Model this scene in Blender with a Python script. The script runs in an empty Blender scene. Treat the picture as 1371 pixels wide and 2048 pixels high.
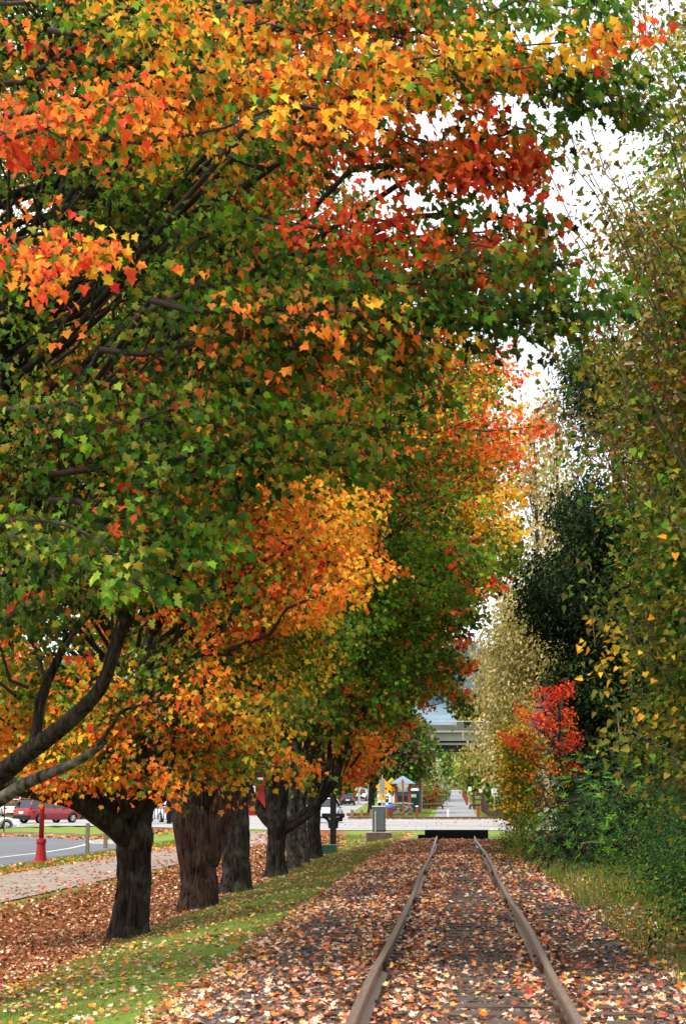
import bpy, bmesh, math, random
import numpy as np
from mathutils import Vector, Matrix
rng = np.random.default_rng(7); random.seed(7)
C = bpy.context.scene.collection
sc = bpy.context.scene
# ------------------------------------------------------------------ camera model
F = 3600.0; CX, CY = 685.5, 1024.0; HZ = 1602.0; VX = 908.0; CAMZ = 1.43
phi = math.atan((HZ-CY)/F); th = math.atan((VX-CX)*math.cos(phi)/F)
FW = np.array([-math.sin(th)*math.cos(phi), math.cos(th)*math.cos(phi), math.sin(phi)])
RT = np.array([math.cos(th), math.sin(th), 0.0]); UP = np.cross(RT, FW)
CAM = np.array([0, 0, CAMZ])
def P(px, py, D):
    d = FW + RT*((px-CX)/F) + UP*((CY-py)/F)
    return CAM + d*(D/d[1])
def proj(p):
    d = np.asarray(p, float)-CAM; z = d@FW
    return CX+F*(d@RT)/z, CY-F*(d@UP)/z
# ------------------------------------------------------------------ materials
def srgb(c):
    c = np.asarray(c, float)/255.0
    return np.where(c <= .04045, c/12.92, ((c+.055)/1.055)**2.4)
def mat(name, col=(128,128,128), rough=.7, metal=0, spec=.3, noise=0, nscale=8, bump=0, bscale=20, emit=None, coat=0, detail=6, stretch=None):
    m = bpy.data.materials.new(name); m.use_nodes = True; nt = m.node_tree; b = nt.nodes['Principled BSDF']
    c = tuple(srgb(col))+(1,)
    b.inputs['Base Color'].default_value = c; b.inputs['Roughness'].default_value = rough
    b.inputs['Metallic'].default_value = metal; b.inputs['Specular IOR Level'].default_value = spec
    if coat: b.inputs['Coat Weight'].default_value = coat
    tc = nt.nodes.new('ShaderNodeTexCoord'); src = tc.outputs['Object']
    if stretch:
        mp = nt.nodes.new('ShaderNodeMapping'); mp.inputs['Scale'].default_value = stretch
        nt.links.new(src, mp.inputs['Vector']); src = mp.outputs['Vector']
    if noise:
        n = nt.nodes.new('ShaderNodeTexNoise'); n.inputs['Scale'].default_value = nscale; n.inputs['Detail'].default_value = detail
        nt.links.new(src, n.inputs['Vector'])
        r = nt.nodes.new('ShaderNodeMapRange'); r.inputs[1].default_value = .3; r.inputs[2].default_value = .7
        r.inputs[3].default_value = 1-noise; r.inputs[4].default_value = 1+noise
        nt.links.new(n.outputs['Fac'], r.inputs[0])
        mx = nt.nodes.new('ShaderNodeMix'); mx.data_type = 'RGBA'; mx.blend_type = 'MULTIPLY'; mx.inputs['Factor'].default_value = 1
        mx.inputs['A'].default_value = c; nt.links.new(r.outputs[0], mx.inputs['B']); nt.links.new(mx.outputs['Result'], b.inputs['Base Color'])
    if bump:
        n2 = nt.nodes.new('ShaderNodeTexNoise'); n2.inputs['Scale'].default_value = bscale; n2.inputs['Detail'].default_value = detail
        nt.links.new(src, n2.inputs['Vector'])
        bp = nt.nodes.new('ShaderNodeBump'); bp.inputs['Strength'].default_value = bump; bp.inputs['Distance'].default_value = .03
        nt.links.new(n2.outputs['Fac'], bp.inputs['Height']); nt.links.new(bp.outputs['Normal'], b.inputs['Normal'])
    if emit:
        b.inputs['Emission Color'].default_value = tuple(srgb(emit[0]))+(1,); b.inputs['Emission Strength'].default_value = emit[1]
    return m
def leafmat(name, transl=.35, rough=.5, spec=.35, gain=1.5):
    m = bpy.data.materials.new(name); m.use_nodes = True; nt = m.node_tree; b = nt.nodes['Principled BSDF']; out = nt.nodes['Material Output']
    a = nt.nodes.new('ShaderNodeAttribute'); a.attribute_name = 'Col'
    nt.links.new(a.outputs['Color'], b.inputs['Base Color']); b.inputs['Roughness'].default_value = rough; b.inputs['Specular IOR Level'].default_value = spec
    if transl:
        t = nt.nodes.new('ShaderNodeBsdfTranslucent'); g = nt.nodes.new('ShaderNodeMix'); g.data_type = 'RGBA'; g.blend_type = 'MULTIPLY'; g.inputs['Factor'].default_value = 1
        nt.links.new(a.outputs['Color'], g.inputs['A']); g.inputs['B'].default_value = (gain, gain, gain*.8, 1)
        nt.links.new(g.outputs['Result'], t.inputs['Color'])
        mx = nt.nodes.new('ShaderNodeMixShader'); mx.inputs[0].default_value = transl
        nt.links.new(b.outputs[0], mx.inputs[1]); nt.links.new(t.outputs[0], mx.inputs[2]); nt.links.new(mx.outputs[0], out.inputs['Surface'])
    return m
def barkmat(name, col, vs=(9,9,1.6), bs=1.0, lichen=.0):
    m = bpy.data.materials.new(name); m.use_nodes = True; nt = m.node_tree; b = nt.nodes['Principled BSDF']; L = nt.links
    tc = nt.nodes.new('ShaderNodeTexCoord'); mp = nt.nodes.new('ShaderNodeMapping'); mp.inputs['Scale'].default_value = vs; L.new(tc.outputs['Object'], mp.inputs['Vector'])
    n = nt.nodes.new('ShaderNodeTexNoise'); n.inputs['Scale'].default_value = 2.2; n.inputs['Detail'].default_value = 8; n.inputs['Distortion'].default_value = .6; L.new(mp.outputs[0], n.inputs['Vector'])
    v = nt.nodes.new('ShaderNodeTexVoronoi'); v.feature = 'DISTANCE_TO_EDGE'; v.inputs['Scale'].default_value = 1.7; L.new(mp.outputs[0], v.inputs['Vector'])
    r = nt.nodes.new('ShaderNodeValToRGB'); e = r.color_ramp.elements; c = srgb(col)
    e[0].position = .35; e[0].color = tuple(c*.15)+(1,); e[1].position = .66; e[1].color = tuple(c*1.55)+(1,)
    L.new(n.outputs['Fac'], r.inputs[0])
    n3 = nt.nodes.new('ShaderNodeTexNoise'); n3.inputs['Scale'].default_value = 3.0; n3.inputs['Detail'].default_value = 9; L.new(tc.outputs['Object'], n3.inputs['Vector'])
    r3 = nt.nodes.new('ShaderNodeMapRange'); r3.inputs[1].default_value = .52; r3.inputs[2].default_value = .68; r3.inputs[4].default_value = lichen; L.new(n3.outputs['Fac'], r3.inputs[0])
    mx = nt.nodes.new('ShaderNodeMix'); mx.data_type = 'RGBA'; L.new(r3.outputs[0], mx.inputs['Factor']); L.new(r.outputs[0], mx.inputs['A']); mx.inputs['B'].default_value = tuple(srgb((128,134,112)))+(1,)
    L.new(mx.outputs['Result'], b.inputs['Base Color']); b.inputs['Roughness'].default_value = .9; b.inputs['Specular IOR Level'].default_value = .15
    ad = nt.nodes.new('ShaderNodeMath'); ad.operation = 'MULTIPLY_ADD'; ad.inputs[1].default_value = .8; L.new(v.outputs['Distance'], ad.inputs[0]); L.new(n.outputs['Fac'], ad.inputs[2])
    bp = nt.nodes.new('ShaderNodeBump'); bp.inputs['Strength'].default_value = bs; bp.inputs['Distance'].default_value = .05; L.new(ad.outputs[0], bp.inputs['Height']); L.new(bp.outputs[0], b.inputs['Normal'])
    return m
M = dict(
 bark=barkmat('maple bark',(54,46,40),bs=1.0,lichen=.22), bark_red=barkmat('ridged red brown bark',(68,48,40),vs=(8,8,.9),bs=1.0,lichen=.1),
 bark_pale=barkmat('pale lichen bark',(80,74,66),vs=(6,6,3),bs=.6,lichen=.6), twig=mat('twig wood',(58,48,42),.9,noise=.3), pale_twig=mat('grey twig wood',(96,86,70),.9,noise=.3),
 leaf=leafmat('maple leaf',.34,.65,.1), leaf2=leafmat('glossy leaf',.2,.55,.13), litter=leafmat('fallen leaf',.0,.7,.2), grass=leafmat('grass blade',.3,.6,.2),
 rail=mat('rusty worn rail steel',(136,116,104),.42,.55,noise=.35,nscale=30,bump=.2,bscale=60,stretch=(3,.2,3)), rust=mat('dark rust',(70,44,32),.85,noise=.4,nscale=40),
 sleeper=mat('weathered sleeper timber',(92,76,66),.9,noise=.5,nscale=6,bump=.8,bscale=10,stretch=(1,12,6)), stone=mat('blue grey ballast stone',(84,86,96),.85,noise=.35,nscale=3,bump=.4,bscale=60),
 black_timber=mat('tarred timber',(20,16,15),.9,noise=.5,nscale=9,bump=.5,bscale=12), wood=mat('weathered grey wood',(120,108,92),.9,noise=.3,nscale=5,bump=.4,stretch=(6,6,1)),
 redwood=mat('red brown stained wood',(132,58,34),.7,noise=.25,nscale=6,bump=.3,stretch=(6,6,1)), dkwood=mat('dark brown fence wood',(74,54,46),.9,noise=.35,nscale=4,bump=.3),
 red=mat('red lamp post paint',(150,18,22),.5,spec=.4,noise=.12,nscale=9,bump=.12,bscale=30), concrete=mat('concrete',(158,150,140),.9,noise=.2,nscale=4,bump=.3,bscale=40), dkconc=mat('stained concrete',(92,78,66),.95,noise=.35,nscale=5,bump=.4,bscale=30),
 kerb=mat('kerb stone',(128,112,100),.9,noise=.3,nscale=3,bump=.3,bscale=30), grey=mat('grey cabinet paint',(86,92,96),.5,noise=.12,nscale=5), ltgrey=mat('galvanised steel',(178,180,182),.45,.4,noise=.1), signback=mat('aluminium sign back',(160,158,148),.5,.3,noise=.15,nscale=6),
 black=mat('black paint',(14,14,15),.5), white=mat('white paint',(232,232,228),.6,noise=.05), yellow=mat('warning sign yellow',(246,166,16),.5,noise=.05), green=mat('utility box green',(58,98,72),.55,noise=.1), dkgreen=mat('toilet cabin green',(16,62,60),.5,noise=.1), blue=mat('blue plastic',(46,92,200),.4,noise=.05),
 roofblue=mat('pale blue metal roof',(120,138,154),.35,.3,noise=.1), cobble=None, glass=mat('dark car glass',(34,38,44),.08,spec=.8), rubber=mat('tyre rubber',(18,18,18),.85), alloy=mat('wheel alloy',(190,192,196),.3,.7),
 car_red=mat('dark red car paint',(140,14,24),.3,spec=.5,coat=.6), car_silver=mat('silver car paint',(206,212,222),.3,.3,coat=.6), car_black=mat('black car paint',(18,20,24),.25,coat=.7), car_white=mat('white car paint',(232,234,236),.35,coat=.5), trim=mat('black bumper plastic',(24,24,26),.6), lamp_red=mat('tail lamp red',(205,24,26),.25,emit=((255,40,30),.25)), lamp_amb=mat('front lamp lit',(255,214,150),.3,emit=((255,200,120),3.0)), plate=mat('number plate',(222,226,230),.5),
 skin=mat('skin',(196,142,116),.6), hair=mat('brown hair',(60,40,28),.8), jacket=mat('navy jacket',(22,30,62),.85), jeans=mat('dark trousers',(40,42,52),.9), pack=mat('blue backpack',(24,62,176),.7),
 bconc=mat('bridge concrete',(150,152,142),.9,noise=.12,nscale=.4,bump=.1), bdark=mat('dark girder steel and shadow strip',(26,25,24),.8), bpar=mat('weathered bridge parapet',(92,94,90),.9,noise=.2,nscale=.5), brick=None, pane=mat('board poster',(70,96,140),.4,noise=.4,nscale=3), paper=mat('notice paper',(210,212,204),.7,noise=.1,nscale=8), wall=mat('cream wall boards',(190,180,160),.8,noise=.1), dkred=mat('barn red boards',(130,26,28),.8,noise=.15), roofbr=None, soil=mat('dark soil',(52,40,32),.95,noise=.3))
def brickmat(name, c1, c2, mortar, scale, bw=.5, rh=.25, ms=.02, bump=.4, rot=None, rough=.85):
    m = bpy.data.materials.new(name); m.use_nodes = True; nt = m.node_tree; b = nt.nodes['Principled BSDF']; L = nt.links
    tc = nt.nodes.new('ShaderNodeTexCoord'); mp = nt.nodes.new('ShaderNodeMapping'); L.new(tc.outputs['Object'], mp.inputs[0])
    if rot: mp.inputs['Rotation'].default_value = rot
    br = nt.nodes.new('ShaderNodeTexBrick'); L.new(mp.outputs[0], br.inputs['Vector'])
    br.inputs['Color1'].default_value = tuple(srgb(c1))+(1,); br.inputs['Color2'].default_value = tuple(srgb(c2))+(1,); br.inputs['Mortar'].default_value = tuple(srgb(mortar))+(1,)
    br.inputs['Scale'].default_value = scale; br.inputs['Brick Width'].default_value = bw; br.inputs['Row Height'].default_value = rh; br.inputs['Mortar Size'].default_value = ms
    n = nt.nodes.new('ShaderNodeTexNoise'); n.inputs['Scale'].default_value = 1.3; n.inputs['Detail'].default_value = 6; L.new(tc.outputs['Object'], n.inputs['Vector'])
    r = nt.nodes.new('ShaderNodeMapRange'); r.inputs[1].default_value = .3; r.inputs[2].default_value = .7; r.inputs[3].default_value = .75; r.inputs[4].default_value = 1.2; L.new(n.outputs['Fac'], r.inputs[0])
    mx = nt.nodes.new('ShaderNodeMix'); mx.data_type = 'RGBA'; mx.blend_type = 'MULTIPLY'; mx.inputs['Factor'].default_value = 1; L.new(br.outputs['Color'], mx.inputs['A']); L.new(r.outputs[0], mx.inputs['B'])
    L.new(mx.outputs['Result'], b.inputs['Base Color']); b.inputs['Roughness'].default_value = rough
    bp = nt.nodes.new('ShaderNodeBump'); bp.inputs['Strength'].default_value = bump; bp.inputs['Distance'].default_value = .01; bp.invert = True; L.new(br.outputs['Fac'], bp.inputs['Height']); L.new(bp.outputs[0], b.inputs['Normal'])
    return m
M['paver'] = brickmat('brick paving',(146,128,114),(162,146,130),(92,80,72),2.6,.5,.25,.03)
M['brick'] = brickmat('red brick wall',(122,66,56),(140,80,66),(150,130,120),4,rot=(math.pi/2,0,0))
M['roofbr'] = brickmat('red brown shingles',(98,56,50),(80,44,40),(40,24,24),3,rot=(0,0,0))
# ------------------------------------------------------------------ object helpers
def tag(o, label=None, cat=None, group=None, kind=None):
    if label: o['label'] = label
    if cat: o['category'] = cat
    if group: o['group'] = group
    if kind: o['kind'] = kind
    return o
def empty(name, loc, rz=0, label=None, cat=None, group=None):
    o = bpy.data.objects.new(name, None); o.location = loc; o.rotation_euler = (0,0,rz); o.empty_display_size = .2
    C.objects.link(o); return tag(o, label, cat, group)
def link(name, me, m, parent=None, loc=None):
    if m: me.materials.append(m)
    o = bpy.data.objects.new(name, me); C.objects.link(o)
    if parent: o.parent = parent
    if loc is not None: o.location = loc
    return o
class MB:
    def __init__(s): s.v = []; s.f = []
    def add(s, vs, fs):
        b = len(s.v); s.v += [tuple(map(float, v)) for v in vs]; s.f += [tuple(i+b for i in f) for f in fs]; return s
    def box(s, c, d, rz=0, taper=1.0, rx=0):
        x,y,z = d[0]/2,d[1]/2,d[2]/2; R = Matrix.Rotation(rz,3,'Z') @ Matrix.Rotation(rx,3,'X')
        vs = []
        for sz in (-1,1):
            t = taper if sz > 0 else 1
            for sx,sy in ((-1,-1),(1,-1),(1,1),(-1,1)): vs.append(R@Vector((sx*x*t,sy*y*t,sz*z))+Vector(c))
        return s.add(vs, [(3,2,1,0),(4,5,6,7),(0,1,5,4),(1,2,6,5),(2,3,7,6),(3,0,4,7)])
    def tube(s, pts, rad, n=8, cap=True, jit=None):
        pts = [Vector(p) for p in pts]; k = len(pts)
        if not hasattr(rad,'__len__'): rad = [rad]*k
        t0 = (pts[1]-pts[0]).normalized(); a = t0.orthogonal().normalized(); vs = []; b0 = 0
        for i,p in enumerate(pts):
            t = (pts[min(i+1,k-1)]-pts[max(i-1,0)]).normalized()
            a = (a - t*a.dot(t)).normalized(); b = t.cross(a)
            for j in range(n):
                w = 2*math.pi*j/n; r = rad[i]*(jit(i,j) if jit else 1)
                vs.append(p+(a*math.cos(w)+b*math.sin(w))*r)
        fs = [(i*n+j, i*n+(j+1)%n, (i+1)*n+(j+1)%n, (i+1)*n+j) for i in range(k-1) for j in range(n)]
        if cap: fs += [tuple(range(n-1,-1,-1)), tuple((k-1)*n+j for j in range(n))]
        return s.add(vs, fs)
    def lathe(s, prof, n=20, c=(0,0,0), flute=None):
        vs = []
        for r,z in prof:
            for j in range(n):
                w = 2*math.pi*j/n; rr = r*(flute(r,z,j) if flute else 1); vs.append((c[0]+rr*math.cos(w), c[1]+rr*math.sin(w), c[2]+z))
        k = len(prof)
        fs = [(i*n+j, i*n+(j+1)%n, (i+1)*n+(j+1)%n, (i+1)*n+j) for i in range(k-1) for j in range(n)]
        return s.add(vs, fs+[tuple(range(n-1,-1,-1)), tuple((k-1)*n+j for j in range(n))])
    def prism(s, pts, d, axis='y', c=(0,0,0)):   # 2-D outline extruded
        n = len(pts); vs = []
        for q in (-d/2, d/2):
            for u,w in pts:
                vs.append({'y':(c[0]+u,c[1]+q,c[2]+w),'x':(c[0]+q,c[1]+u,c[2]+w),'z':(c[0]+u,c[1]+w,c[2]+q)}[axis])
        return s.add(vs, [tuple(range(n-1,-1,-1)), tuple(range(n,2*n))]+[(i,(i+1)%n,(i+1)%n+n,i+n) for i in range(n)])
    def build(s, name, m, parent=None, bevel=0, smooth=False, sub=0, loc=None, off=None):
        me = bpy.data.meshes.new(name); v = s.v
        if off is not None: v = [(a[0]-off[0],a[1]-off[1],a[2]-off[2]) for a in v]
        me.from_pydata(v, [], s.f); me.update()
        bm = bmesh.new(); bm.from_mesh(me); bmesh.ops.recalc_face_normals(bm, faces=bm.faces); bm.to_mesh(me); bm.free()
        if smooth: me.shade_smooth()
        o = link(name, me, m, parent, loc)
        if bevel: b = o.modifiers.new('b','BEVEL'); b.width = bevel; b.segments = 2; b.limit_method = 'ANGLE'
        if sub: b = o.modifiers.new('s','SUBSURF'); b.levels = sub; b.render_levels = sub
        return o
def copy_tree(o, parent=None):
    c = o.copy(); C.objects.link(c)
    if parent: c.parent = parent
    for ch in [x for x in bpy.data.objects if x.parent == o]: copy_tree(ch, c)
    return c
def text_mesh(name, s, size, m, parent, loc, rot=(math.pi/2,0,0), thick=.003):
    cu = bpy.data.curves.new(name,'FONT'); cu.body = s; cu.size = size; cu.align_x = 'CENTER'; cu.align_y = 'CENTER'; cu.extrude = thick; cu.offset = size*.018
    t = bpy.data.objects.new(name, cu); C.objects.link(t)
    dg = bpy.context.evaluated_depsgraph_get(); me = bpy.data.meshes.new_from_object(t.evaluated_get(dg))
    bpy.data.objects.remove(t)
    me.materials.clear(); o = link(name, me, m, parent, loc); o.rotation_euler = rot; return o
# ------------------------------------------------------------------ ground height
def sstep(a,b,x):
    t = np.clip((x-a)/(b-a),0,1); return t*t*(3-2*t)
PX = [-60,-14.0,-12.4,-8.9,-7.6,-6.5,-5.5,-3.7,-2.1,-1.7,.9,1.02,1.42,1.6,1.9,2.6,4,8,20,60]
PZ = [-.65,-.65,-.60,-.62,-.98,-1.02,-.86,-.50,-.23,-.17,-.17,-.185,-.185,-.17,-.17,-.06,.12,.5,.8,1.2]
YX = [-20,150,266,420,700,3500]; YZ = [-.1,-.1,1.45,3.6,6.0,16]
def H(x,y):
    x = np.asarray(x,float); y = np.asarray(y,float)
    a = np.interp(x,PX,PZ); p = np.interp(y,YX,YZ)
    y0 = np.interp(x,[-60,-31,-22,-10],[140,118,102,86]); w = sstep(y0,y0+9,y)
    w = np.where(x > 3, sstep(80,95,y), w)
    return a*(1-w)+p*w
def hz(x,y): return float(H(x,y))
def G(px,D): # ground point seen in column px at distance D
    x = P(px,HZ,D)[0]; return np.array([x,D,hz(x,D)])
def vnoise(x,y,s=1.0,seed=0):
    r = np.random.default_rng(seed); v = np.zeros_like(np.asarray(x,float))
    for k in range(9):
        a = r.uniform(0,6.28); f = s*(.6+.35*k); v = v+np.sin((x*math.cos(a)+y*math.sin(a))*f+r.uniform(0,6.28))/(1+.25*k)
    return v/3.2
# ------------------------------------------------------------------ mesh from arrays
def npmesh(name, V, loops, starts, m, parent=None, col=None, smooth=False):
    me = bpy.data.meshes.new(name); me.vertices.add(len(V)); me.vertices.foreach_set('co', np.ascontiguousarray(V,dtype=np.float32).ravel())
    me.loops.add(len(loops)); me.loops.foreach_set('vertex_index', loops.astype(np.int32))
    me.polygons.add(len(starts)); me.polygons.foreach_set('loop_start', starts.astype(np.int32))
    me.update(calc_edges=True)
    if col is not None:
        a = me.color_attributes.new('Col','FLOAT_COLOR','POINT'); c4 = np.ones((len(V),4),np.float32); c4[:,:3] = col; a.data.foreach_set('color', c4.ravel())
    me.polygons.foreach_set('use_smooth', np.full(len(starts), smooth))
    return link(name, me, m, parent)
def tplmirror(half, fold=.22, curl=.25):
    n = len(half); V = [(x,y,fold*abs(x)-curl*y*y*.5) for x,y in half]+[(-x,y,fold*abs(x)-curl*y*y*.5) for x,y in half[1:-1]]
    r = list(range(n)); l = [0]+[n+i for i in range(n-2)]+[n-1]
    return np.array(V), [r, l[::-1]]
T_HI = tplmirror([(0,0),(.20,-.08),(.44,-.02),(.33,.17),(.62,.39),(.34,.48),(.25,.66),(0,1.02)])
T_MID = tplmirror([(0,0),(.42,-.02),(.32,.18),(.60,.40),(.26,.56),(0,1.02)])
T_LOW = tplmirror([(0,0),(.5,.1),(.45,.5),(0,1.0)])
T_HEART = tplmirror([(0,0),(.26,-.07),(.42,.12),(.36,.42),(.14,.8),(0,1.02)],.25,.45)
T_OVAL = tplmirror([(0,0),(.22,.3),(.2,.65),(0,1.0)],.2,.3)
T_LONG = tplmirror([(0,0),(.15,.35),(.1,.75),(0,1.0)],.2,.5)
T_BLADE = (np.array([(-.05,0,0),(.05,0,0),(.0,1,.15)]), [[0,1,2]])
T_FALL = tplmirror([(0,0),(.40,0),(.30,.2),(.55,.42),(.22,.55),(0,1.0)],.35,-.3)
def leaves(name, tpl, pos, tip, nrm, size, col, m, parent=None, off=(0,0,0), tint=None):
    V0, fs = tpl; N = len(pos); K = len(V0)
    y = tip/np.linalg.norm(tip,axis=1,keepdims=True); x = np.cross(y,nrm); x /= np.linalg.norm(x,axis=1,keepdims=True)+1e-9; z = np.cross(x,y)
    s = size[:,None,None]; W = V0[None,:,:]; cz = rng.uniform(.3,1.8,(N,1,1)); asx = rng.uniform(.8,1.15,(N,1,1))
    V = pos[:,None,:]-np.asarray(off)[None,None,:]+s*(W[:,:,0:1]*asx*x[:,None,:]+W[:,:,1:2]*y[:,None,:]+W[:,:,2:3]*cz*z[:,None,:])
    lens = np.array([len(f) for f in fs]); base = np.concatenate([np.array(f) for f in fs]); L = (np.arange(N)[:,None]*K+base[None,:]).ravel()
    st1 = np.concatenate([[0],np.cumsum(lens)[:-1]]); S = (np.arange(N)[:,None]*lens.sum()+st1[None,:]).ravel()
    if tint is not None:
        g = rng.uniform(0,.42,(N,1,1))**1.0*np.clip(1.1-V0[None,:,1:2],0,1); c0 = col[:,None,:]*(1-g)+tint[:,None,:]*g; col = c0.reshape(-1,3)
    else: col = np.repeat(col,K,axis=0)
    c = col*rng.uniform(.88,1.1,(N*K,1))
    return npmesh(name, V.reshape(-1,3), L, S, m, parent, np.clip(c,0,1))
PAL = {k:srgb(v) for k,v in {
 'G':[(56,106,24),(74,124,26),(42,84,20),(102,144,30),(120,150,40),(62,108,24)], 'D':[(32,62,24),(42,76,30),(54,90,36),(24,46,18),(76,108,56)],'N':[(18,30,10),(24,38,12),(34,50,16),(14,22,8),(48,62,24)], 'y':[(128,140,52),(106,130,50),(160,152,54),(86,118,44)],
 'Y':[(240,184,44),(236,164,40),(226,176,60),(222,146,34),(232,200,60)], 'O':[(236,124,38),(240,142,46),(228,98,38),(216,90,36),(236,156,60)], 'R':[(226,58,40),(212,44,42),(236,86,46),(196,38,42),(238,104,54)],
 'B':[(136,58,34),(152,80,38),(112,64,34)], 'L':[(134,124,36),(150,134,44),(108,112,32),(166,148,60),(90,100,30)], 'T':[(184,160,116),(158,134,88),(204,184,142)], 'P':[(84,62,46),(70,66,42),(98,76,52),(60,60,36),(110,96,66)], 'W':[(170,176,130),(140,152,96),(120,134,80),(190,190,150)],
 'F':[(232,178,150),(236,206,182),(196,116,76),(166,58,42),(214,180,96),(126,82,58),(232,206,180),(206,140,104),(176,92,62),(224,186,160)], 'K':[(112,68,42),(140,88,52),(90,56,38),(168,112,66),(140,66,42),(178,128,84)], 'E':[(82,104,40),(98,120,46),(70,90,36),(128,128,62),(120,110,58)], 'H':[(150,134,84),(170,150,96),(120,116,60),(100,110,56)]}.items()}
def pick(keys):   # array of palette letters -> colours
    out = np.zeros((len(keys),3))
    for k in set(keys):
        idx = np.where(keys == k)[0]; a = PAL[k]; i = rng.integers(0,len(a),len(idx)); j = rng.integers(0,len(a),len(idx)); t = rng.random((len(idx),1))
        out[idx] = (a[i]*(1-t)+a[j]*t)
    return out*rng.uniform(.8,1.15,(len(keys),1))
def rs(n, s=1.0): return rng.normal(0,s,(n,3))
class Tree:
    mix = 'Gy'; mixp = 0.0; cmix = .35; tone = 1.0; vary = 0.0; tinted = False
    """collects leaf sprays and wood for one tree or shrub, in world coordinates"""
    def __init__(s, root): s.root = root; s.off = np.array(root.location); s.p=[]; s.t=[]; s.n=[]; s.c=[]; s.s=[]; s.w = MB()
    def cluster(s, cen, keys, per, spread, size, outdir, droop=.9, flat=.6, face=None):
        N = len(cen)*per; c = np.repeat(cen,per,axis=0); k = np.repeat(np.asarray(keys),per)
        grn = np.isin(k,list('GDNyL')); k = np.where(rng.random(N) < np.where(grn,s.mixp,s.mixp*s.cmix), rng.choice(list(s.mix),N), k); d = rs(N, spread); d[:,2] *= flat; pos = c+d
        o = np.repeat(outdir,per,axis=0)
        tip = o*.45+rs(N,.35); tip[:,2] -= droop
        nr = rs(N,.55)+np.array([0,-.35,.55])
        s.p.append(pos); s.t.append(tip); s.n.append(nr); tn = np.repeat(np.clip(rng.normal(1,.22*s.vary,len(cen)),.35,1.5),per)*s.tone; grn = np.isin(k,list('GDNyL')); tn = np.where(grn,tn,.75+.3*tn); s.c.append(pick(k)*tn[:,None]); s.s.append(size*rng.uniform(.6,1.3,N))
    def bough(s, S, T, pals, width=.8, thick=.15, ncl=40, per=8, size=.1, t0=.2, arch=.5, r0=.05, twigs=False, droop=.9, spread=.13, wood=True):
        s.tone = float(np.clip(rng.normal(.92,.30*s.vary),.35,1.35)) if s.vary else 1.0
        S = np.array(S,float); T = np.array(T,float); mid = (S+T)/2+np.array([0,0,arch])
        t = t0+(1-t0)*rng.random(ncl)**.85
        tt = t[:,None]; pt = (1-tt)**2*S+2*tt*(1-tt)*mid+tt**2*T
        d = T-S; L = np.linalg.norm(d); d /= L; side = np.cross(d,[0,0,1]); side /= np.linalg.norm(side)+1e-9
        u = rng.uniform(-1,1,ncl)*(1-.75*t**2)*width; v = rng.normal(0,thick,ncl)-np.abs(u)*.12
        cen = pt+u[:,None]*side+np.array([0,0,1.0])*v[:,None]+d*np.abs(u)[:,None]*.4
        keys = []
        for ti in t:
            q = (ti-t0)/(1-t0)*len(pals); i = min(int(q+rng.normal(0,.35)) if q > 0 else 0, len(pals)-1); keys.append(random.choice(pals[max(i,0)]))
        out = np.sign(u)[:,None]*side*.5+d
        s.cluster(cen, keys, per, spread, size, out, droop)
        if wood:
            q = np.linspace(0,1,7)[:,None]; pl = (1-q)**2*S+2*q*(1-q)*mid+q**2*T; pl[1:-1] += rs(5,.045*L**.5)
            s.w.tube(pl, [r0*(1-.88*a) for a in np.linspace(0,1,7)], 5, cap=False)
        if twigs:
            for i in range(0,ncl,twigs):
                a = pt[i]-d*abs(u[i])*.3; s.w.tube([a,(a+cen[i])/2+np.array([0,0,.03]),cen[i]], [.009,.006,.003], 3, cap=False)
    def finish(s, tpl, lm, wm, crown='crown', wood='branches'):
        if s.w.v:
            s.w.build(wood, wm, s.root, smooth=True, off=s.off)
        if s.p: return leaves(crown, tpl, np.concatenate(s.p), np.concatenate(s.t), np.concatenate(s.n), np.concatenate(s.s), np.concatenate(s.c), lm, s.root, s.off, pick(rng.choice(list('yyYG'),sum(map(len,s.p)))) if s.tinted else None)
def limb_pts(pl, rad, step=6):
    """smooth a polyline of authored points and radii"""
    pl = [Vector(p) for p in pl]; out=[]; rr=[]
    n = len(pl)
    for i in range(n-1):
        p0,p1,p2,p3 = pl[max(i-1,0)],pl[i],pl[i+1],pl[min(i+2,n-1)]
        for k in range(step):
            t = k/step; out.append(.5*((2*p1)+(p2-p0)*t+(2*p0-5*p1+4*p2-p3)*t*t+(3*p1-p0-3*p2+p3)*t**3)); rr.append(rad[i]*(1-t)+rad[i+1]*t)
    out.append(pl[-1]); rr.append(rad[-1]); return out, rr
def trunk(root, name, pl, rad, m, n=28, rough=.06, flare=0, seed=1, twist=.0):
    out, rr = limb_pts(pl, rad, 10); r = random.Random(seed)
    ph = [r.uniform(0,6.28) for _ in range(8)]; nz = np.random.default_rng(seed).normal(0,1,(len(out),n))
    nz = (nz+np.roll(nz,1,0)+np.roll(nz,2,0)+np.roll(nz,3,0))/2
    ang = [r.uniform(0,6.28) for _ in range(5)]
    z0 = out[0].z
    def jit(i,j):
        w = 2*math.pi*j/n + twist*i
        v = 1+rough*(.5*math.sin(9*w+ph[0])+.4*math.sin(5*w+ph[1]+i*.05)+.5*math.sin(3*w+ph[2]+i*.1))*.8+rough*.35*nz[i,j]+rough*.9*math.sin(i*.35+ph[3])*math.sin(w+ph[4])
        if flare:
            hgt = out[i].z-z0; f = math.exp(-max(hgt,0)/.28)*flare
            v += f*(.45+.9*sum(max(0,math.cos(w-a))**6 for a in ang)*.6)
        return v
    mb = MB(); mb.tube(out, rr, n, jit=jit); return mb.build(name, m, root, smooth=True, off=np.array(root.location))
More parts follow.
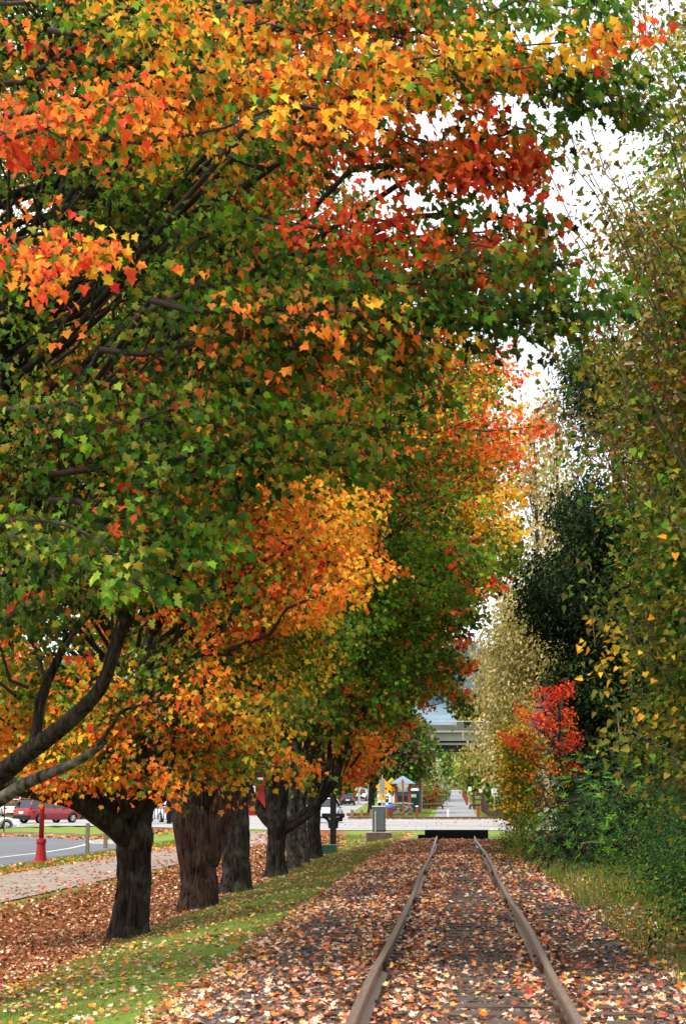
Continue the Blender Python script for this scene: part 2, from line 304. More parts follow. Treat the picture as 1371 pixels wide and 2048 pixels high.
# ================================================================== SETTING
def terrain():
    xs = sorted(set(np.round(np.concatenate([np.arange(-16,6.01,.25),[ -12.4,-8.9,-7.6,-6.5,-5.5,-3.7,-2.1,-1.7,1.9,2.6],np.arange(-64,-16,2),np.arange(7,42,2.5),[-2200,-1200,-700,-400,-250,-160,-110,-80,60,80,120,180,260,400,700,1200,2200]]),3)))
    ys = sorted(set(np.round(np.concatenate([np.arange(-20,8,2),np.arange(8,100,.5),np.arange(100,160,2),np.arange(160,270,8),[266,290,330,370,420,480,560,700,900,1300,2000,3500]]),3)))
    X,Y = np.meshgrid(xs,ys); Z = H(X,Y)
    near = (Y < 92)&(X > -8.7)
    bal = (np.abs(X-.1) < 1.5)
    Z = Z+np.where(near & ~bal, .035*vnoise(X,Y,2.2,1), 0)
    nx,ny = len(xs),len(ys); V = np.stack([X,Y,Z],-1).reshape(-1,3)
    i = np.arange(nx-1)[None,:]+nx*np.arange(ny-1)[:,None]; L = np.stack([i,i+1,i+1+nx,i+nx],-1).reshape(-1)
    nb = vnoise(X,Y,.9,5)
    ballast = 1-sstep(1.7,2.5,np.abs(X-.1)+nb*.35+np.where(X<0,-.15,.1))
    litter = np.clip(sstep(-5.0,-6.0,X+nb*.5)*sstep(-9.2,-8.5,X)+.0,0,1); litter = np.maximum(litter, sstep(6,9,X)*.8)
    m3 = np.stack([ballast*(Y<78),litter*(Y<100),np.zeros_like(X)],-1).reshape(-1,3)
    m = bpy.data.materials.new('ground'); m.use_nodes = True; nt = m.node_tree; b = nt.nodes['Principled BSDF']; Lk = nt.links
    tc = nt.nodes.new('ShaderNodeTexCoord'); at = nt.nodes.new('ShaderNodeAttribute'); at.attribute_name = 'Col'; sp = nt.nodes.new('ShaderNodeSeparateColor'); Lk.new(at.outputs['Color'], sp.inputs[0])
    def ramp(scale, cols, lo=.35, hi=.65, det=8):
        n = nt.nodes.new('ShaderNodeTexNoise'); n.inputs['Scale'].default_value = scale; n.inputs['Detail'].default_value = det; Lk.new(tc.outputs['Object'], n.inputs['Vector'])
        r = nt.nodes.new('ShaderNodeValToRGB'); e = r.color_ramp.elements
        while len(e) < len(cols): e.new(.5)
        for k,c in enumerate(cols): e[k].position = lo+(hi-lo)*k/(len(cols)-1); e[k].color = tuple(srgb(c))+(1,)
        Lk.new(n.outputs['Fac'], r.inputs[0]); return r.outputs[0], n.outputs['Fac']
    g1,_ = ramp(.8,[(74,92,38),(112,116,52),(92,120,44),(126,118,66)]); g2,gf = ramp(18,[(70,90,36),(110,140,50),(150,156,76)])
    l1,lf = ramp(9,[(70,44,30),(120,74,46),(150,90,50),(96,56,36)]); b1,bf = ramp(26,[(44,38,34),(84,78,76),(108,98,92),(104,76,58)])
    def mix(f,a,b_,typ='MIX'):
        x = nt.nodes.new('ShaderNodeMix'); x.data_type='RGBA'; x.blend_type=typ
        if isinstance(f,float): x.inputs['Factor'].default_value = f
        else: Lk.new(f, x.inputs['Factor'])
        Lk.new(a,x.inputs['A']); Lk.new(b_,x.inputs['B']); return x.outputs['Result']
    c = mix(.5,g1,g2); c = mix(sp.outputs[1],c,l1); c = mix(sp.outputs[0],c,b1); Lk.new(c,b.inputs['Base Color']); b.inputs['Roughness'].default_value = .95; b.inputs['Specular IOR Level'].default_value = .1
    bp = nt.nodes.new('ShaderNodeBump'); bp.inputs['Strength'].default_value = .8; bp.inputs['Distance'].default_value = .04; Lk.new(bf,bp.inputs['Height']); Lk.new(bp.outputs[0],b.inputs['Normal'])
    o = npmesh('ground', V, L, np.arange(len(L)//4)*4, m, col=m3, smooth=True); tag(o, kind='structure')
terrain()
def road_mat(name, col, sc_=.5, dark=.12):
    m = mat(name, col, .9, spec=.2, noise=dark, nscale=sc_, bump=.3, bscale=90); return m
def sheet(name, edges, ys, dz, m, ncol=2, label=None):
    """edges: function y -> (x0,x1)"""
    V=[];n=ncol+1
    for y in ys:
        a,b = edges(y)
        for k in range(n):
            x = a+(b-a)*k/ncol; V.append((x,y,hz(x,y)+dz))
    F_ = [(j*n+k,j*n+k+1,(j+1)*n+k+1,(j+1)*n+k) for j in range(len(ys)-1) for k in range(ncol)]
    mb = MB(); mb.add(V,F_); o = mb.build(name, m, smooth=True); tag(o, kind='structure'); return o
asph = road_mat('asphalt',(98,100,106),.25); asph_l = road_mat('worn pale asphalt',(148,146,146),.15); pathm = road_mat('trail asphalt',(128,128,132),.2)
sheet('sidewalk', lambda y:(-12.4-.0*y,-8.9-.25*max(0,math.sin(y*.05))), list(np.arange(5,93.1,1)), .03, M['paver'], 6)
sheet('road', lambda y:(-64,-14.4 if y<84 else -14.4-(y-84)*.36), list(np.arange(0,88,8))+list(np.arange(88,102,1)), .02, asph, 8)
sheet('road', lambda y:(-64,float(np.interp(y,[101,117,140],[-20.5,-31,-62]))), list(np.arange(101,139,1.5)), .02, asph, 10)
sheet('cross_road', lambda y:(float(np.interp(y,[95,101,112,122,146],[-9,-14,-23,-31,-62])),28), list(np.arange(95,151.5,1)), .03, asph_l, 20)
sheet('cross_road', lambda y:(-64 if y>147 else -62,-58), [148,152], .02, asph_l, 1)
sheet('street', lambda y:(np.interp(y,[150,158,280,400,600],[-24,-18.5,-19.5,-24,-36]), np.interp(y,[150,158,280,400,600],[-6,-9.5,-12.4,-17,-29])), [151]+list(range(155,266,8))+[266,290,330,370,420,480,560,600], .03, asph_l, 4)
sheet('trail', lambda y:(.05-np.interp(y,[155,266,420],[1.8,2.05,1.75]), .05+np.interp(y,[155,266,420],[1.85,2.1,1.8])), [151.5,154]+list(range(160,262,10))+[266,300,350,420,480,560], .04, pathm, 2)
# painted markings
def strip(name, pts, w, m, dz=.03, pz=None):
    mb = MB(); V=[]
    for i,(x,y) in enumerate(pts):
        a = pts[max(i-1,0)]; b = pts[min(i+1,len(pts)-1)]; d = Vector((b[0]-a[0],b[1]-a[1],0)).normalized(); s_ = Vector((-d.y,d.x,0))*w/2
        for q in (-1,1): V.append((x+q*s_.x,y+q*s_.y,hz(x,y)+dz))
    mb.add(V,[(2*i,2*i+1,2*i+3,2*i+2) for i in range(len(pts)-1)]); o = mb.build(name,m); tag(o,kind='structure'); return o
paint = mat('worn white road paint',(214,214,208),.8,noise=.12,nscale=6); ypaint = mat('yellow road paint',(224,170,70),.8,noise=.12,nscale=6)
strip('road_edge_line', [(-16.9,50),(-16.9,60),(-16.7,68),(-16.6,74),(-16.9,80),(-17.5,86),(-18.6,93),(-19.9,98)], .14, paint)
for k in range(9): strip('road_hatching', [(-18.0-.14*k,88+k*1.15),(-15.3-.3*k,86.8+k*1.15)], .28, paint, .034)
strip('road_centre_line', [(-26.5,96),(-25.4,96.3),(-24.4,95.2),(-24.0,93.6),(-23.9,92)], .16, ypaint)
for pts in ([(-17.2,158),(-15.0,168),(-14.8,190)],[(-16.8,166),(-13.5,171),(-11.2,166)]): strip('road_arrow_marking', pts, .22, paint, .04)
# kerbs
def kerb(label, pts, m=M['kerb'], w=.22, h=.14, name='kerb'):
    mb = MB(); V=[]
    for i,(x,y) in enumerate(pts):
        a = pts[max(i-1,0)]; b = pts[min(i+1,len(pts)-1)]; d = Vector((b[0]-a[0],b[1]-a[1],0)).normalized(); s_ = Vector((-d.y,d.x,0))*w/2; z = hz(x,y)
        for q,zz in ((-1,-.1),(-1,h),(1,h),(1,-.1)): V.append((x+q*s_.x,y+q*s_.y,z+zz))
    n = len(pts); fs = [(4*i+a,4*i+b,4*(i+1)+b,4*(i+1)+a) for i in range(n-1) for a,b in ((0,1),(1,2),(2,3))]
    mb.add(V,fs+[(0,1,2,3),(4*n-1,4*n-2,4*n-3,4*n-4)]); o = mb.build(name,m); tag(o,kind='structure')
kerb('', [(-62,140.5),(-50,132),(-40,124),(-31,116.6),(-26,111),(-22,104.5),(-20.4,101.8),(-17.2,101.2),(-14.5,100.8)])
kerb('', [(x,151.6) for x in np.arange(-8.8,16.1,2)], M['dkconc'], .45,.22)
kerb('', [(-60,152),(-40,152),(-24.5,152)], M['kerb'], .3,.2)
kerb('', [(-18.6,160),(-19.2,200),(-19.6,280)], M['kerb'])
# mulch island between the bend and the parking lot is terrain litter; far hills
def hills():
    xs = np.linspace(-1600,1400,260); V=[];rows=9
    ridge = np.interp(xs,[-1600,-900,-400,-120,-40,0,30,90,240,600,1400],[150,190,215,230,215,208,214,170,140,120,100])+7*vnoise(xs,xs*0,.02,3)
    Vn=[]
    for r in range(rows):
        t = r/(rows-1); y = 1900+t*900; Vn.append(np.stack([xs,np.full_like(xs,y)+30*vnoise(xs,xs*0+r*40,.02,r),12+ridge*t**.8],-1))
    V = np.concatenate(Vn); n=len(xs); i = np.arange(n-1)[None,:]+n*np.arange(rows-1)[:,None]; L = np.stack([i,i+1,i+1+n,i+n],-1).reshape(-1)
    m = mat('haze tinted conifer hillside',(104,122,134),1,spec=0,noise=.25,nscale=.02)  # distance haze is painted into this blue-grey base colour
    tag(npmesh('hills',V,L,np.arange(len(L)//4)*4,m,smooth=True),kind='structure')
    # conifers covering the slope and its skyline: a far-off wood nobody could count
    N = 9000; tx = rng.uniform(-420,420,N); tt = rng.uniform(.25,1,N)**.6; ty = 1900+tt*890; tz = 12+np.interp(tx,xs,ridge)*tt**.8-4; hgt = rng.uniform(16,34,N)
    vs = np.zeros((N,6,3)); w = hgt*.17
    for k in range(5): a = k*1.2566; vs[:,k] = np.stack([tx+w*math.cos(a),ty+w*math.sin(a),tz],-1)
    vs[:,5] = np.stack([tx,ty,tz+hgt],-1)
    f = np.array([[0,1,5],[1,2,5],[2,3,5],[3,4,5],[4,0,5]]).ravel(); L = (np.arange(N)[:,None]*6+f[None,:]).ravel()
    col = np.repeat(srgb((94,114,126))[None,:]*rng.uniform(.6,1.25,(N,1)),6,axis=0)  # conifer colour carries the painted haze of distance
    o = npmesh('hill_forest', vs.reshape(-1,3), L, np.arange(N*5)*3, leafmat('haze tinted conifers',0,1,0), col=col); tag(o,'hazy blue conifer forest on the distant hillside','forest',kind='stuff')
hills()
# ------------------------------------------------------------------ railway track
TX = .07
def wob(y,s): return .010*math.sin(y*.33+s)+.01*math.sin(y*.11+2*s)+(.04*math.sin((y-40)*.16+s*.4) if y>40 else 0)*min(1,(y-40)/15 if y>40 else 0)
def wobz(y,s): return .018*math.sin(y*.27+s*1.7)+.012*math.sin(y*.61+s)
prof = [(-.07,-.155),(.07,-.155),(.07,-.143),(.014,-.125),(.012,-.04),(.033,-.03),(.031,-.004),(.025,0),(-.025,0),(-.031,-.004),(-.033,-.03),(-.012,-.04),(-.014,-.125),(-.07,-.143)]
for s_,lab in ((-1,'left rusty steel rail with a pale worn head running to the black timber stop'),(1,'right rusty steel rail, bent and wavy, running to the black timber stop')):
    root = empty('rail', (TX+s_*.752,10,0), 0, lab, 'rail', 'rails of the disused track'); V=[]; ysr = np.arange(6,75.6,.4); n=len(prof)
    for y in ysr:
        for a,z in prof: V.append((TX+s_*.752+a+wob(y,s_),y,z+wobz(y,s_)))
    fs = [(i*n+j,i*n+(j+1)%n,(i+1)*n+(j+1)%n,(i+1)*n+j) for i in range(len(ysr)-1) for j in range(n)]+[tuple(range(n)),tuple(range(len(V)-1,len(V)-n-1,-1))]
    MB().add(V,fs).build('rail_bar', M['rail'], root, off=root.location)
    for yj in (17.5,28.5,39.5,51):
        mb = MB(); x = TX+s_*.752+wob(yj,s_); z = wobz(yj,s_)
        for q in (-1,1):
            mb.box((x+q*.03,yj,z-.085),(.03,.62,.085))
            for k in (-.22,-.08,.08,.22): mb.tube([(x+q*.04,yj+k,z-.085),(x+q*.075,yj+k,z-.085)],.016,6)
        mb.build('joint_bar', M['rust'], root, bevel=.004, off=root.location)
def sleeper_mesh(i):
    r = random.Random(i); mb = MB(); n=6; V=[]
    for k in range(n+1):
        x = -1.28+2.56*k/n
        for a,z in ((-.115,-.12),(-.115,.0),(-.05,.006),(.05,.004),(.115,-.002),(.115,-.12)): V.append((x+(r.uniform(-.05,.05) if k in (0,n) else 0),a+r.uniform(-.012,.012),z+r.uniform(-.012,.008)))
    fs = [(k*6+j,k*6+(j+1)%6,(k+1)*6+(j+1)%6,(k+1)*6+j) for k in range(n) for j in range(6)]+[tuple(range(6)),tuple(range(6*n+5,6*n-1,-1))]
    mb.add(V,fs); me = bpy.data.meshes.new('sleeper'); me.from_pydata(mb.v,[],mb.f); me.update(); me.materials.append(M['sleeper']); return me
slm = [sleeper_mesh(i) for i in range(5)]
mbp = MB(); mbp.box((0,0,.008),(.34,.18,.016))
for q in (-1,1):
    for k in (-1,1): mbp.box((q*.11,k*.05,.03),(.035,.022,.03)); 
pl0 = None
SLY = []; y = 10.2; k = 0; LS = 'weathered dark sleeper half buried in gravel and fallen leaves under the rails'
while y < 74.8:
    o = bpy.data.objects.new('sleeper', slm[k%5]); C.objects.link(o); SLY.append(y); o.location = (TX+random.uniform(-.07,.07)+(.05 if k%3 else 0),y,-.142+random.uniform(-.008,.008)); o.rotation_euler = (0,random.uniform(-.01,.01),random.uniform(-.035,.035)); o.scale = (random.uniform(.94,1.06),random.uniform(.9,1.1),1); tag(o,LS,'sleeper','sleepers of the disused track')
    if y < 30:
        for q in (-1,1):
            if pl0 is None: pl0 = mbp.build('tie_plate', M['rust'], o, bevel=.003, loc=(q*.752,0,-.012))
            else: c = pl0.copy(); C.objects.link(c); c.parent = o; c.location = (q*.752,0,-.012)
    y += .52+random.uniform(-.03,.05); k += 1
# timber stop at the end of the rails
root = empty('buffer_stop', (.07,76,-.1), 0, 'low black tarred timber baulk across the end of the rails', 'buffer stop')
MB().box((0,0,.17),(2.62,.3,.36)).build('beam', M['black_timber'], root, bevel=.015)
MB().box((-1.42,-.05,.05),(.34,.28,.2)).build('end_block', M['black_timber'], root, bevel=.015)
MB().box((0,.36,.1),(2.2,.3,.3)).build('rear_beam', M['black_timber'], root, bevel=.015)
# ------------------------------------------------------------------ stones, fallen leaves, grass
SLA = np.array(SLY)
def on_sleeper(x,y): return (np.abs(y[:,None]-SLA[None,:]).min(1) < .12)&(np.abs(x-TX) < 1.32)
def stones():
    N = 42000; D = 10.5+ (rng.random(N)**1.5)*34; x = TX+rng.uniform(-2.35,2.35,N)+rng.normal(0,.15,N); s = rng.uniform(.016,.032,N)*(1+(D-10)/40)
    kk = ~(on_sleeper(x,D)&(rng.random(N)<.6)); x,D,s = x[kk],D[kk],s[kk]; N = len(x)
    z = H(x,D)+rng.uniform(-.004,.015,N)
    cube = np.array([(-1,-1,-1),(1,-1,-1),(1,1,-1),(-1,1,-1),(-1,-1,1),(1,-1,1),(1,1,1),(-1,1,1)],float)*.62
    V = cube[None]*rng.uniform(.45,1.25,(N,8,3)); a = rng.uniform(0,6.28,(N,1)); b = rng.uniform(-.7,.7,(N,1)); X,Y,Z = V[...,0],V[...,1],V[...,2]
    X,Y = X*np.cos(a)-Y*np.sin(a), X*np.sin(a)+Y*np.cos(a); Y,Z = Y*np.cos(b)-Z*np.sin(b), Y*np.sin(b)+Z*np.cos(b)
    V = np.stack([X,Y,Z*.8],-1)*s[:,None,None]+np.stack([x,D,z],-1)[:,None,:]
    f = np.array([(3,2,1,0),(4,5,6,7),(0,1,5,4),(1,2,6,5),(2,3,7,6),(3,0,4,7)]).ravel(); L = (np.arange(N)[:,None]*8+f[None]).ravel()
    col = np.repeat(srgb((92,88,86))[None]*rng.uniform(.35,1.5,(N,1)),8,axis=0)
    o = npmesh('ballast_gravel', V.reshape(-1,3), L, np.arange(N*6)*4, leafmat('ballast stones',0,.8,.3), col=col); tag(o,'loose blue grey ballast stones around the sleepers','gravel',kind='stuff')
stones()
def scatter(dens, x0,x1,y0,y1,nmax,power=1.0):
    y = y0+(y1-y0)*rng.random(nmax)**power; x = rng.uniform(x0,x1,nmax); k = rng.random(nmax) < dens(x,y); return x[k],y[k]
def fallen(name,label,x,y,pal,size=(.06,.11),dz=.02,flat=.35,under=0):
    N=len(x); z = H(x,y)+dz*rng.random(N)+.004
    a = rng.uniform(0,6.28,N); tip = np.stack([np.cos(a),np.sin(a),rng.normal(0,flat*.7,N)],-1); nr = np.stack([rng.normal(0,flat,N),rng.normal(-.12,flat,N),np.ones(N)],-1)
    keys = rng.choice(list(pal),N); sz = rng.uniform(*size,N)*(1+np.clip(y-25,0,80)/90)
    o = leaves(name, T_FALL, np.stack([x,y,z],-1), tip, nr, sz, pick(keys), M['litter']); tag(o,label,'fallen leaves',kind='stuff')
def d_track(x,y):
    ax = np.abs(x-TX); n = vnoise(x,y,1.6,11)+.6*vnoise(x,y*.35,3.4,12)
    d = .5+.5*np.exp(-((ax-.95)/.33)**2)+.35*np.exp(-((ax-.45)/.2)**2)*(x<TX+.2)+.3*n
    d = d-.3*np.exp(-((x-TX-.15)/.33)**2)*(y<45)-.35*np.exp(-((x-TX-1.25)/.28)**2)*(y<60)-.2*np.exp(-((x-TX+1.7)/.25)**2)
    d = np.clip(d,.05,1)*np.where(on_sleeper(x,y)&(rng.random(len(x))<.8),np.where(x>TX+.8,.28,.5),1); return np.where(np.abs(ax-.752)<.085, 0, d)*(ax<2.6)
x,y = scatter(d_track,-2.5,2.7,10.3,76,84000,1.3); fallen('fallen_leaves','pink, orange and tan maple leaves strewn between and beside the rails',x,y,'FFFFFFFKOK',(.04,.08),.05)
x,y = scatter(lambda x,y:np.clip(.6+.4*vnoise(x,y,2.0,13),.1,1)*np.where(np.abs(np.abs(x-TX)-.752)<.07,0,1),-2.6,2.6,10.3,60,70000,1.5); fallen('leaf_crumbs','broken brown leaf scraps and debris among the ballast',x,y,'KBFKB',(.014,.04),.015,.5)
def d_bank(x,y):
    n = vnoise(x,y,1.1,21)+.7*vnoise(x,y,3.0,22); e = np.exp(-((x+1.9)/.38)**2)
    return np.clip(.17+.12*(y<32)+.35*n+.75*e+.25*np.exp(-((x+4.3+.4*n)/.35)**2)+.45*(x<-5.45),.02,1)
x,y = scatter(d_bank,-5.6,-2.0,10.5,92,42000,1.2); fallen('fallen_leaves','pale pink and yellow maple leaves scattered over the grass bank',x,y,'FFFFTKKOYW',(.035,.075),.03)
x,y = scatter(lambda x,y:np.clip(.75+.25*vnoise(x,y,1.4,31),.1,1)*np.where(x<-8.8,.0,1),-8.9,-5.55,12,92,52000,.9); fallen('fallen_leaves','deep layer of brown and orange leaves filling the hollow behind the maples',x,y,'KKFFKKBKT',(.04,.08),.05,.5)
x,y = scatter(lambda x,y:np.clip(.25+.25*vnoise(x,y,.8,41)+.4*np.exp(-((x+9.1)/.6)**2),.03,1),-12.4,-8.8,14,93,15000); fallen('fallen_leaves','brown leaves lying on the brick sidewalk',x,y,'KKKFBR',(.04,.09),.03,.3)
x,y = scatter(lambda x,y:.5+0*x,-14.3,-12.3,25,90,5000); fallen('fallen_leaves','yellow and cream leaves on the verge beside the red lamp post',x,y,'FYYTOR',(.05,.1),.05)
x,y = scatter(lambda x,y:np.clip(.12+.25*vnoise(x,y,.5,51),.02,1),-12,10,95,151,3500); x2 = rng.uniform(-9,14,2500); y2 = 151-rng.exponential(.6,2500); x=np.concatenate([x,x2]); y=np.concatenate([y,y2]); fallen('fallen_leaves','leaves blown across the pale cross road and along its kerb',x,y,'FKFK',(.04,.07),.05)
x,y = scatter(lambda x,y:np.clip(.5+.3*vnoise(x,y,1.2,61),.03,1),1.9,5.5,12,78,9000); fallen('fallen_leaves','tan and orange leaves caught in the rough grass right of the track',x,y,'FFKTYO',(.05,.09),.08)
x = rng.uniform(-45,-14,4000); y = np.interp(x,[-62,-31,-22,-20],[139,115.5,103,100.5])-rng.exponential(.7,4000); fallen('fallen_leaves','brown leaves gathered along the kerb of the bending road',x,y,'FKOK',(.07,.12),.05)
def grassy(name,label,dens,x0,x1,y0,y1,n,hgt,pal,power=1.6,lean=.3):
    x,y = scatter(dens,x0,x1,y0,y1,n,power); N=len(x); z = H(x,y)-.01
    tip = np.stack([rng.normal(0,lean,N),rng.normal(0,lean,N),np.ones(N)],-1); nr = np.stack([rng.normal(0,1,N),rng.normal(0,1,N),rng.normal(0,.2,N)],-1)
    sz = rng.uniform(*hgt,N)*(1+np.clip(y-18,0,80)/60)
    o = leaves(name,T_BLADE,np.stack([x,y,z],-1),tip,nr,sz,pick(rng.choice(list(pal),N)),M['grass']); tag(o,label,'grass',kind='stuff')
grassy('grass','short mown grass on the bank left of the track',lambda x,y:np.clip(.75+.5*vnoise(x,y,.9,71),.15,1)*(1-.85*np.exp(-((x+2.2)/.35)**2))*np.where(x<-5.6,.3,1),-6.3,-2.1,10.5,92,190000,(.035,.07),'EEEEyH',1.7,.5)
grassy('grass','grass verge between the brick sidewalk and the road',lambda x,y:1+0*x,-14.4,-12.3,30,95,26000,(.05,.1),'EEEyE',1.0,.4)
grassy('grass','rough long grass and weeds on the right of the track',lambda x,y:np.clip(.6+.6*vnoise(x,y,1.2,72)+.3*(x>2.6),.05,1),1.9,5.2,13,60,60000,(.08,.24),'EEEHHyG',1.3,.45)
grassy('grass','grass either side of the paved trail',lambda x,y:np.where(np.abs(x)<2.3,0,1.0),-8.5,9,152.5,300,50000,(.07,.12),'EEEyy',1.3,.4)
# ================================================================== MAPLES LEFT OF THE TRACK
RP = [(640,1052),(700,1085),(760,1095),(860,1095),(950,1045),(1050,1045),(1150,1000),(1200,955),(1300,935),(1350,925),(1400,895),(1430,870),(1500,790),(1570,730)]
def rprof(py): return float(np.interp(py,[a for a,b in RP],[b for a,b in RP]))
def field(anchors, p):
    """colour mix of the nearest colour anchor, measured in the tree's own X-Z plane"""
    best=None;bd=1e9
    for (ax,az,r,pal) in anchors:
        d = math.hypot(p[0]-ax,p[2]-az)/r+random.gauss(0,.18)
        if d < bd: bd=d;best=pal
    return best
def maple(D, base_px, label, limbs, trunk_spec, anchors, nb, crown, size, tpl, limit, barkm, extra=(), per=7, ncl=34, seed=1, ymin=None, width=1.0, twigs=0, flare=.6):
    """limbs: [(points px,py,dD ; radius px)], crown: (cx offset, radius at low, radius at top, z0, z1)"""
    random.seed(seed)
    bx = P(base_px,HZ,D)[0]; base = Vector((bx,D,hz(bx,D)-.08))
    root = empty('maple_tree', base, 0, label, 'maple tree', 'row of autumn maples beside the track')
    k = D/F
    pts,rad = trunk_spec
    tp = [P(a,b,D) for a,b in pts]; tp[0] = np.array(base)-np.array([0,0,.15])
    trunk(root,'trunk',tp,[r*k*.92 for r in rad],barkm,72,.085,flare*1.4,seed)
    for i,(lp,lr) in enumerate(limbs):
        trunk(root,'limb',[P(a,b,D+d) for a,b,d in lp],[r*k for r in lr],barkm,16,.07,0,seed+i+5)
    T = Tree(root); T.mix='DDGy'; T.mixp=.25; T.vary=1.0; T.tinted=True; anch = [(P(a,b,D)[0],P(a,b,D)[2],r*k,pal) for a,b,r,pal in anchors]
    cx,r0,r1,z0,z1 = crown; cnt=0; tries=0
    while cnt < nb and tries < nb*30:
        tries += 1
        z = z0+(z1-z0)*random.random()**.9; q = (z-z0)/(z1-z0)
        rr = (r0+(r1-r0)*min(1,q*1.8))*(1 if q < .65 else math.sqrt(max(.05,1-((q-.65)/.38)**2)))
        a = random.uniform(0,2*math.pi)
        if math.sin(a) > .3 and random.random() < .55: a = -a
        rad_ = rr*random.uniform(.62,1.04); p = np.array([bx+cx+rad_*math.cos(a), D+rad_*math.sin(a)*.95, z])
        u,v = proj(p)
        if u > limit(v)-8 or v > 1568+random.uniform(-25,0) or p[1] < 15: continue
        if v > 1500 and u > 640: continue
        s = np.array([bx+cx*.5+(p[0]-bx)*.12, D+(p[1]-D)*.12, max(base.z+2.2, z-rad_*random.uniform(.3,.75))])
        pal = field(anch,p); inner = pal if random.random()<.5 else pal+'G'
        T.bough(s,p,[inner,pal,pal],width,.17+.004*D,ncl,per,size,.45,.4+rad_*.06,.035+.004*rad_,twigs=twigs,spread=.17); cnt += 1
    for e in extra:
        s = P(*e[0]); t_ = P(*e[1]); T.bough(s,t_,e[2],e[3],e[4],e[5],per,size,e[6] if len(e)>6 else .3,.3,.05,twigs=twigs,spread=.15)
    T.finish(tpl,M['leaf'],M['twig']); return root
lim = lambda v: rprof(v)
# second maple: the trunk nearest the track in view
maple(31,262,'thick dark maple, nearest trunk in view, forking low with big limbs reaching left',
  [([(262,1690,0),(215,1640,-.6),(150,1598,-1.2),(70,1580,-1.8),(-40,1560,-2.4)],[19,24,22,18,14]),
   ([(262,1680,0),(225,1610,.3),(170,1555,.6),(120,1500,.9),(60,1420,1.5)],[17,20,19,15,10]),
   ([(268,1660,0),(245,1590,.8),(222,1520,1.2),(200,1420,1.5),(160,1280,2)],[20,20,18,14,9]),
   ([(275,1650,0),(288,1560,0),(285,1450,.5),(300,1300,1),(330,1150,1)],[26,30,25,18,12])],
  ([(262,1862),(266,1800),(268,1730),(268,1680),(272,1640),(278,1590)],[40,36,35,38,34,22]),
  [(100,1500,90,'OOY'),(300,1530,90,'OOYyR'),(480,1500,80,'OOYy'),(560,1540,60,'OYy'),(200,1400,110,'YyGO'),(330,1430,110,'OYyG'),(450,1400,110,'OOYR'),(250,1300,110,'YyOG'),(500,1300,90,'YyO'),(350,1220,90,'OYyR'),(450,1150,90,'OR'),(560,1120,80,'OYR'),(560,1250,70,'GyY'),(100,1350,80,'GyO'),(20,1440,80,'OY'),(560,1030,90,'OOYR'),(640,1020,60,'OY'),(300,1000,200,'GGO'),(500,850,150,'GGOR'),(380,1580,60,'GGyO'),(420,1340,60,'GyG')],
  200,(.0,3.3,5.0,2.0,15.5),.092,T_MID,lambda v: float(np.interp(v,[600,900,1100,1300,1450,1550],[700,760,770,690,640,600])),M['bark'],
  extra=[((420,1350,30),(770,1125,27.5),['OY','OO','OY'],.9,.15,60),((400,1200,30),(745,1010,28),['OR','OY','YO'],.9,.2,70),((300,1450,30),(620,1420,27),['GyY','yY','y'],.8,.15,60),((350,1500,31),(600,1545,28),['Gy','GyY','yO'],.8,.12,50),((200,1560,31),(330,1590,27.5),['GO','O','O'],.6,.1,30),((0,1560,31),(130,1590,28),['Oy','O','OR'],.6,.1,30)],
  per=9,ncl=42,seed=11,twigs=0)
maple(39,397,'stout reddish brown maple with ridged twisting bark, splitting into two leaning stems',
  [([(390,1745,0),(378,1655,0),(372,1550,.5),(360,1450,1),(330,1300,1.5)],[26,33,32,24,14]),
   ([(418,1730,0),(436,1650,0),(462,1580,0),(490,1500,0),(520,1380,-.5),(560,1230,-1)],[18,26,26,23,15,9]),
   ([(400,1700,.2),(405,1600,.4),(412,1540,.5),(430,1400,1)],[22,30,26,16])],
  ([(397,1815),(397,1780),(398,1740),(399,1710),(400,1670),(402,1620)],[41,38,38,40,34,20]),
  [(640,900,70,'RGOG'),(560,960,90,'OOYR'),(680,1000,80,'OY'),(600,1080,90,'OYR'),(680,1120,70,'OOY'),(700,850,90,'GGGR'),(660,1180,80,'GR'),(560,1200,90,'OGyR'),(500,1000,100,'OOR'),(760,900,80,'GRO'),(600,1330,90,'yYG'),(500,1420,90,'GyO'),(700,1250,70,'GGR'),(600,700,200,'GGO'),(620,1450,60,'Gy')],
  165,(.2,3.2,5.2,3.0,16),.098,T_MID,lambda v: float(np.interp(v,[600,850,1000,1130,1250,1400,1550],[860,860,800,775,720,660,560])),M['bark_red'],per=9,ncl=38,seed=12,flare=.5,
  extra=[((500,1200,39),(700,1270,36),['GR','G','Gy'],1,.2,50),((500,1080,39),(780,880,36),['GO','RO','RO'],1,.2,60)])
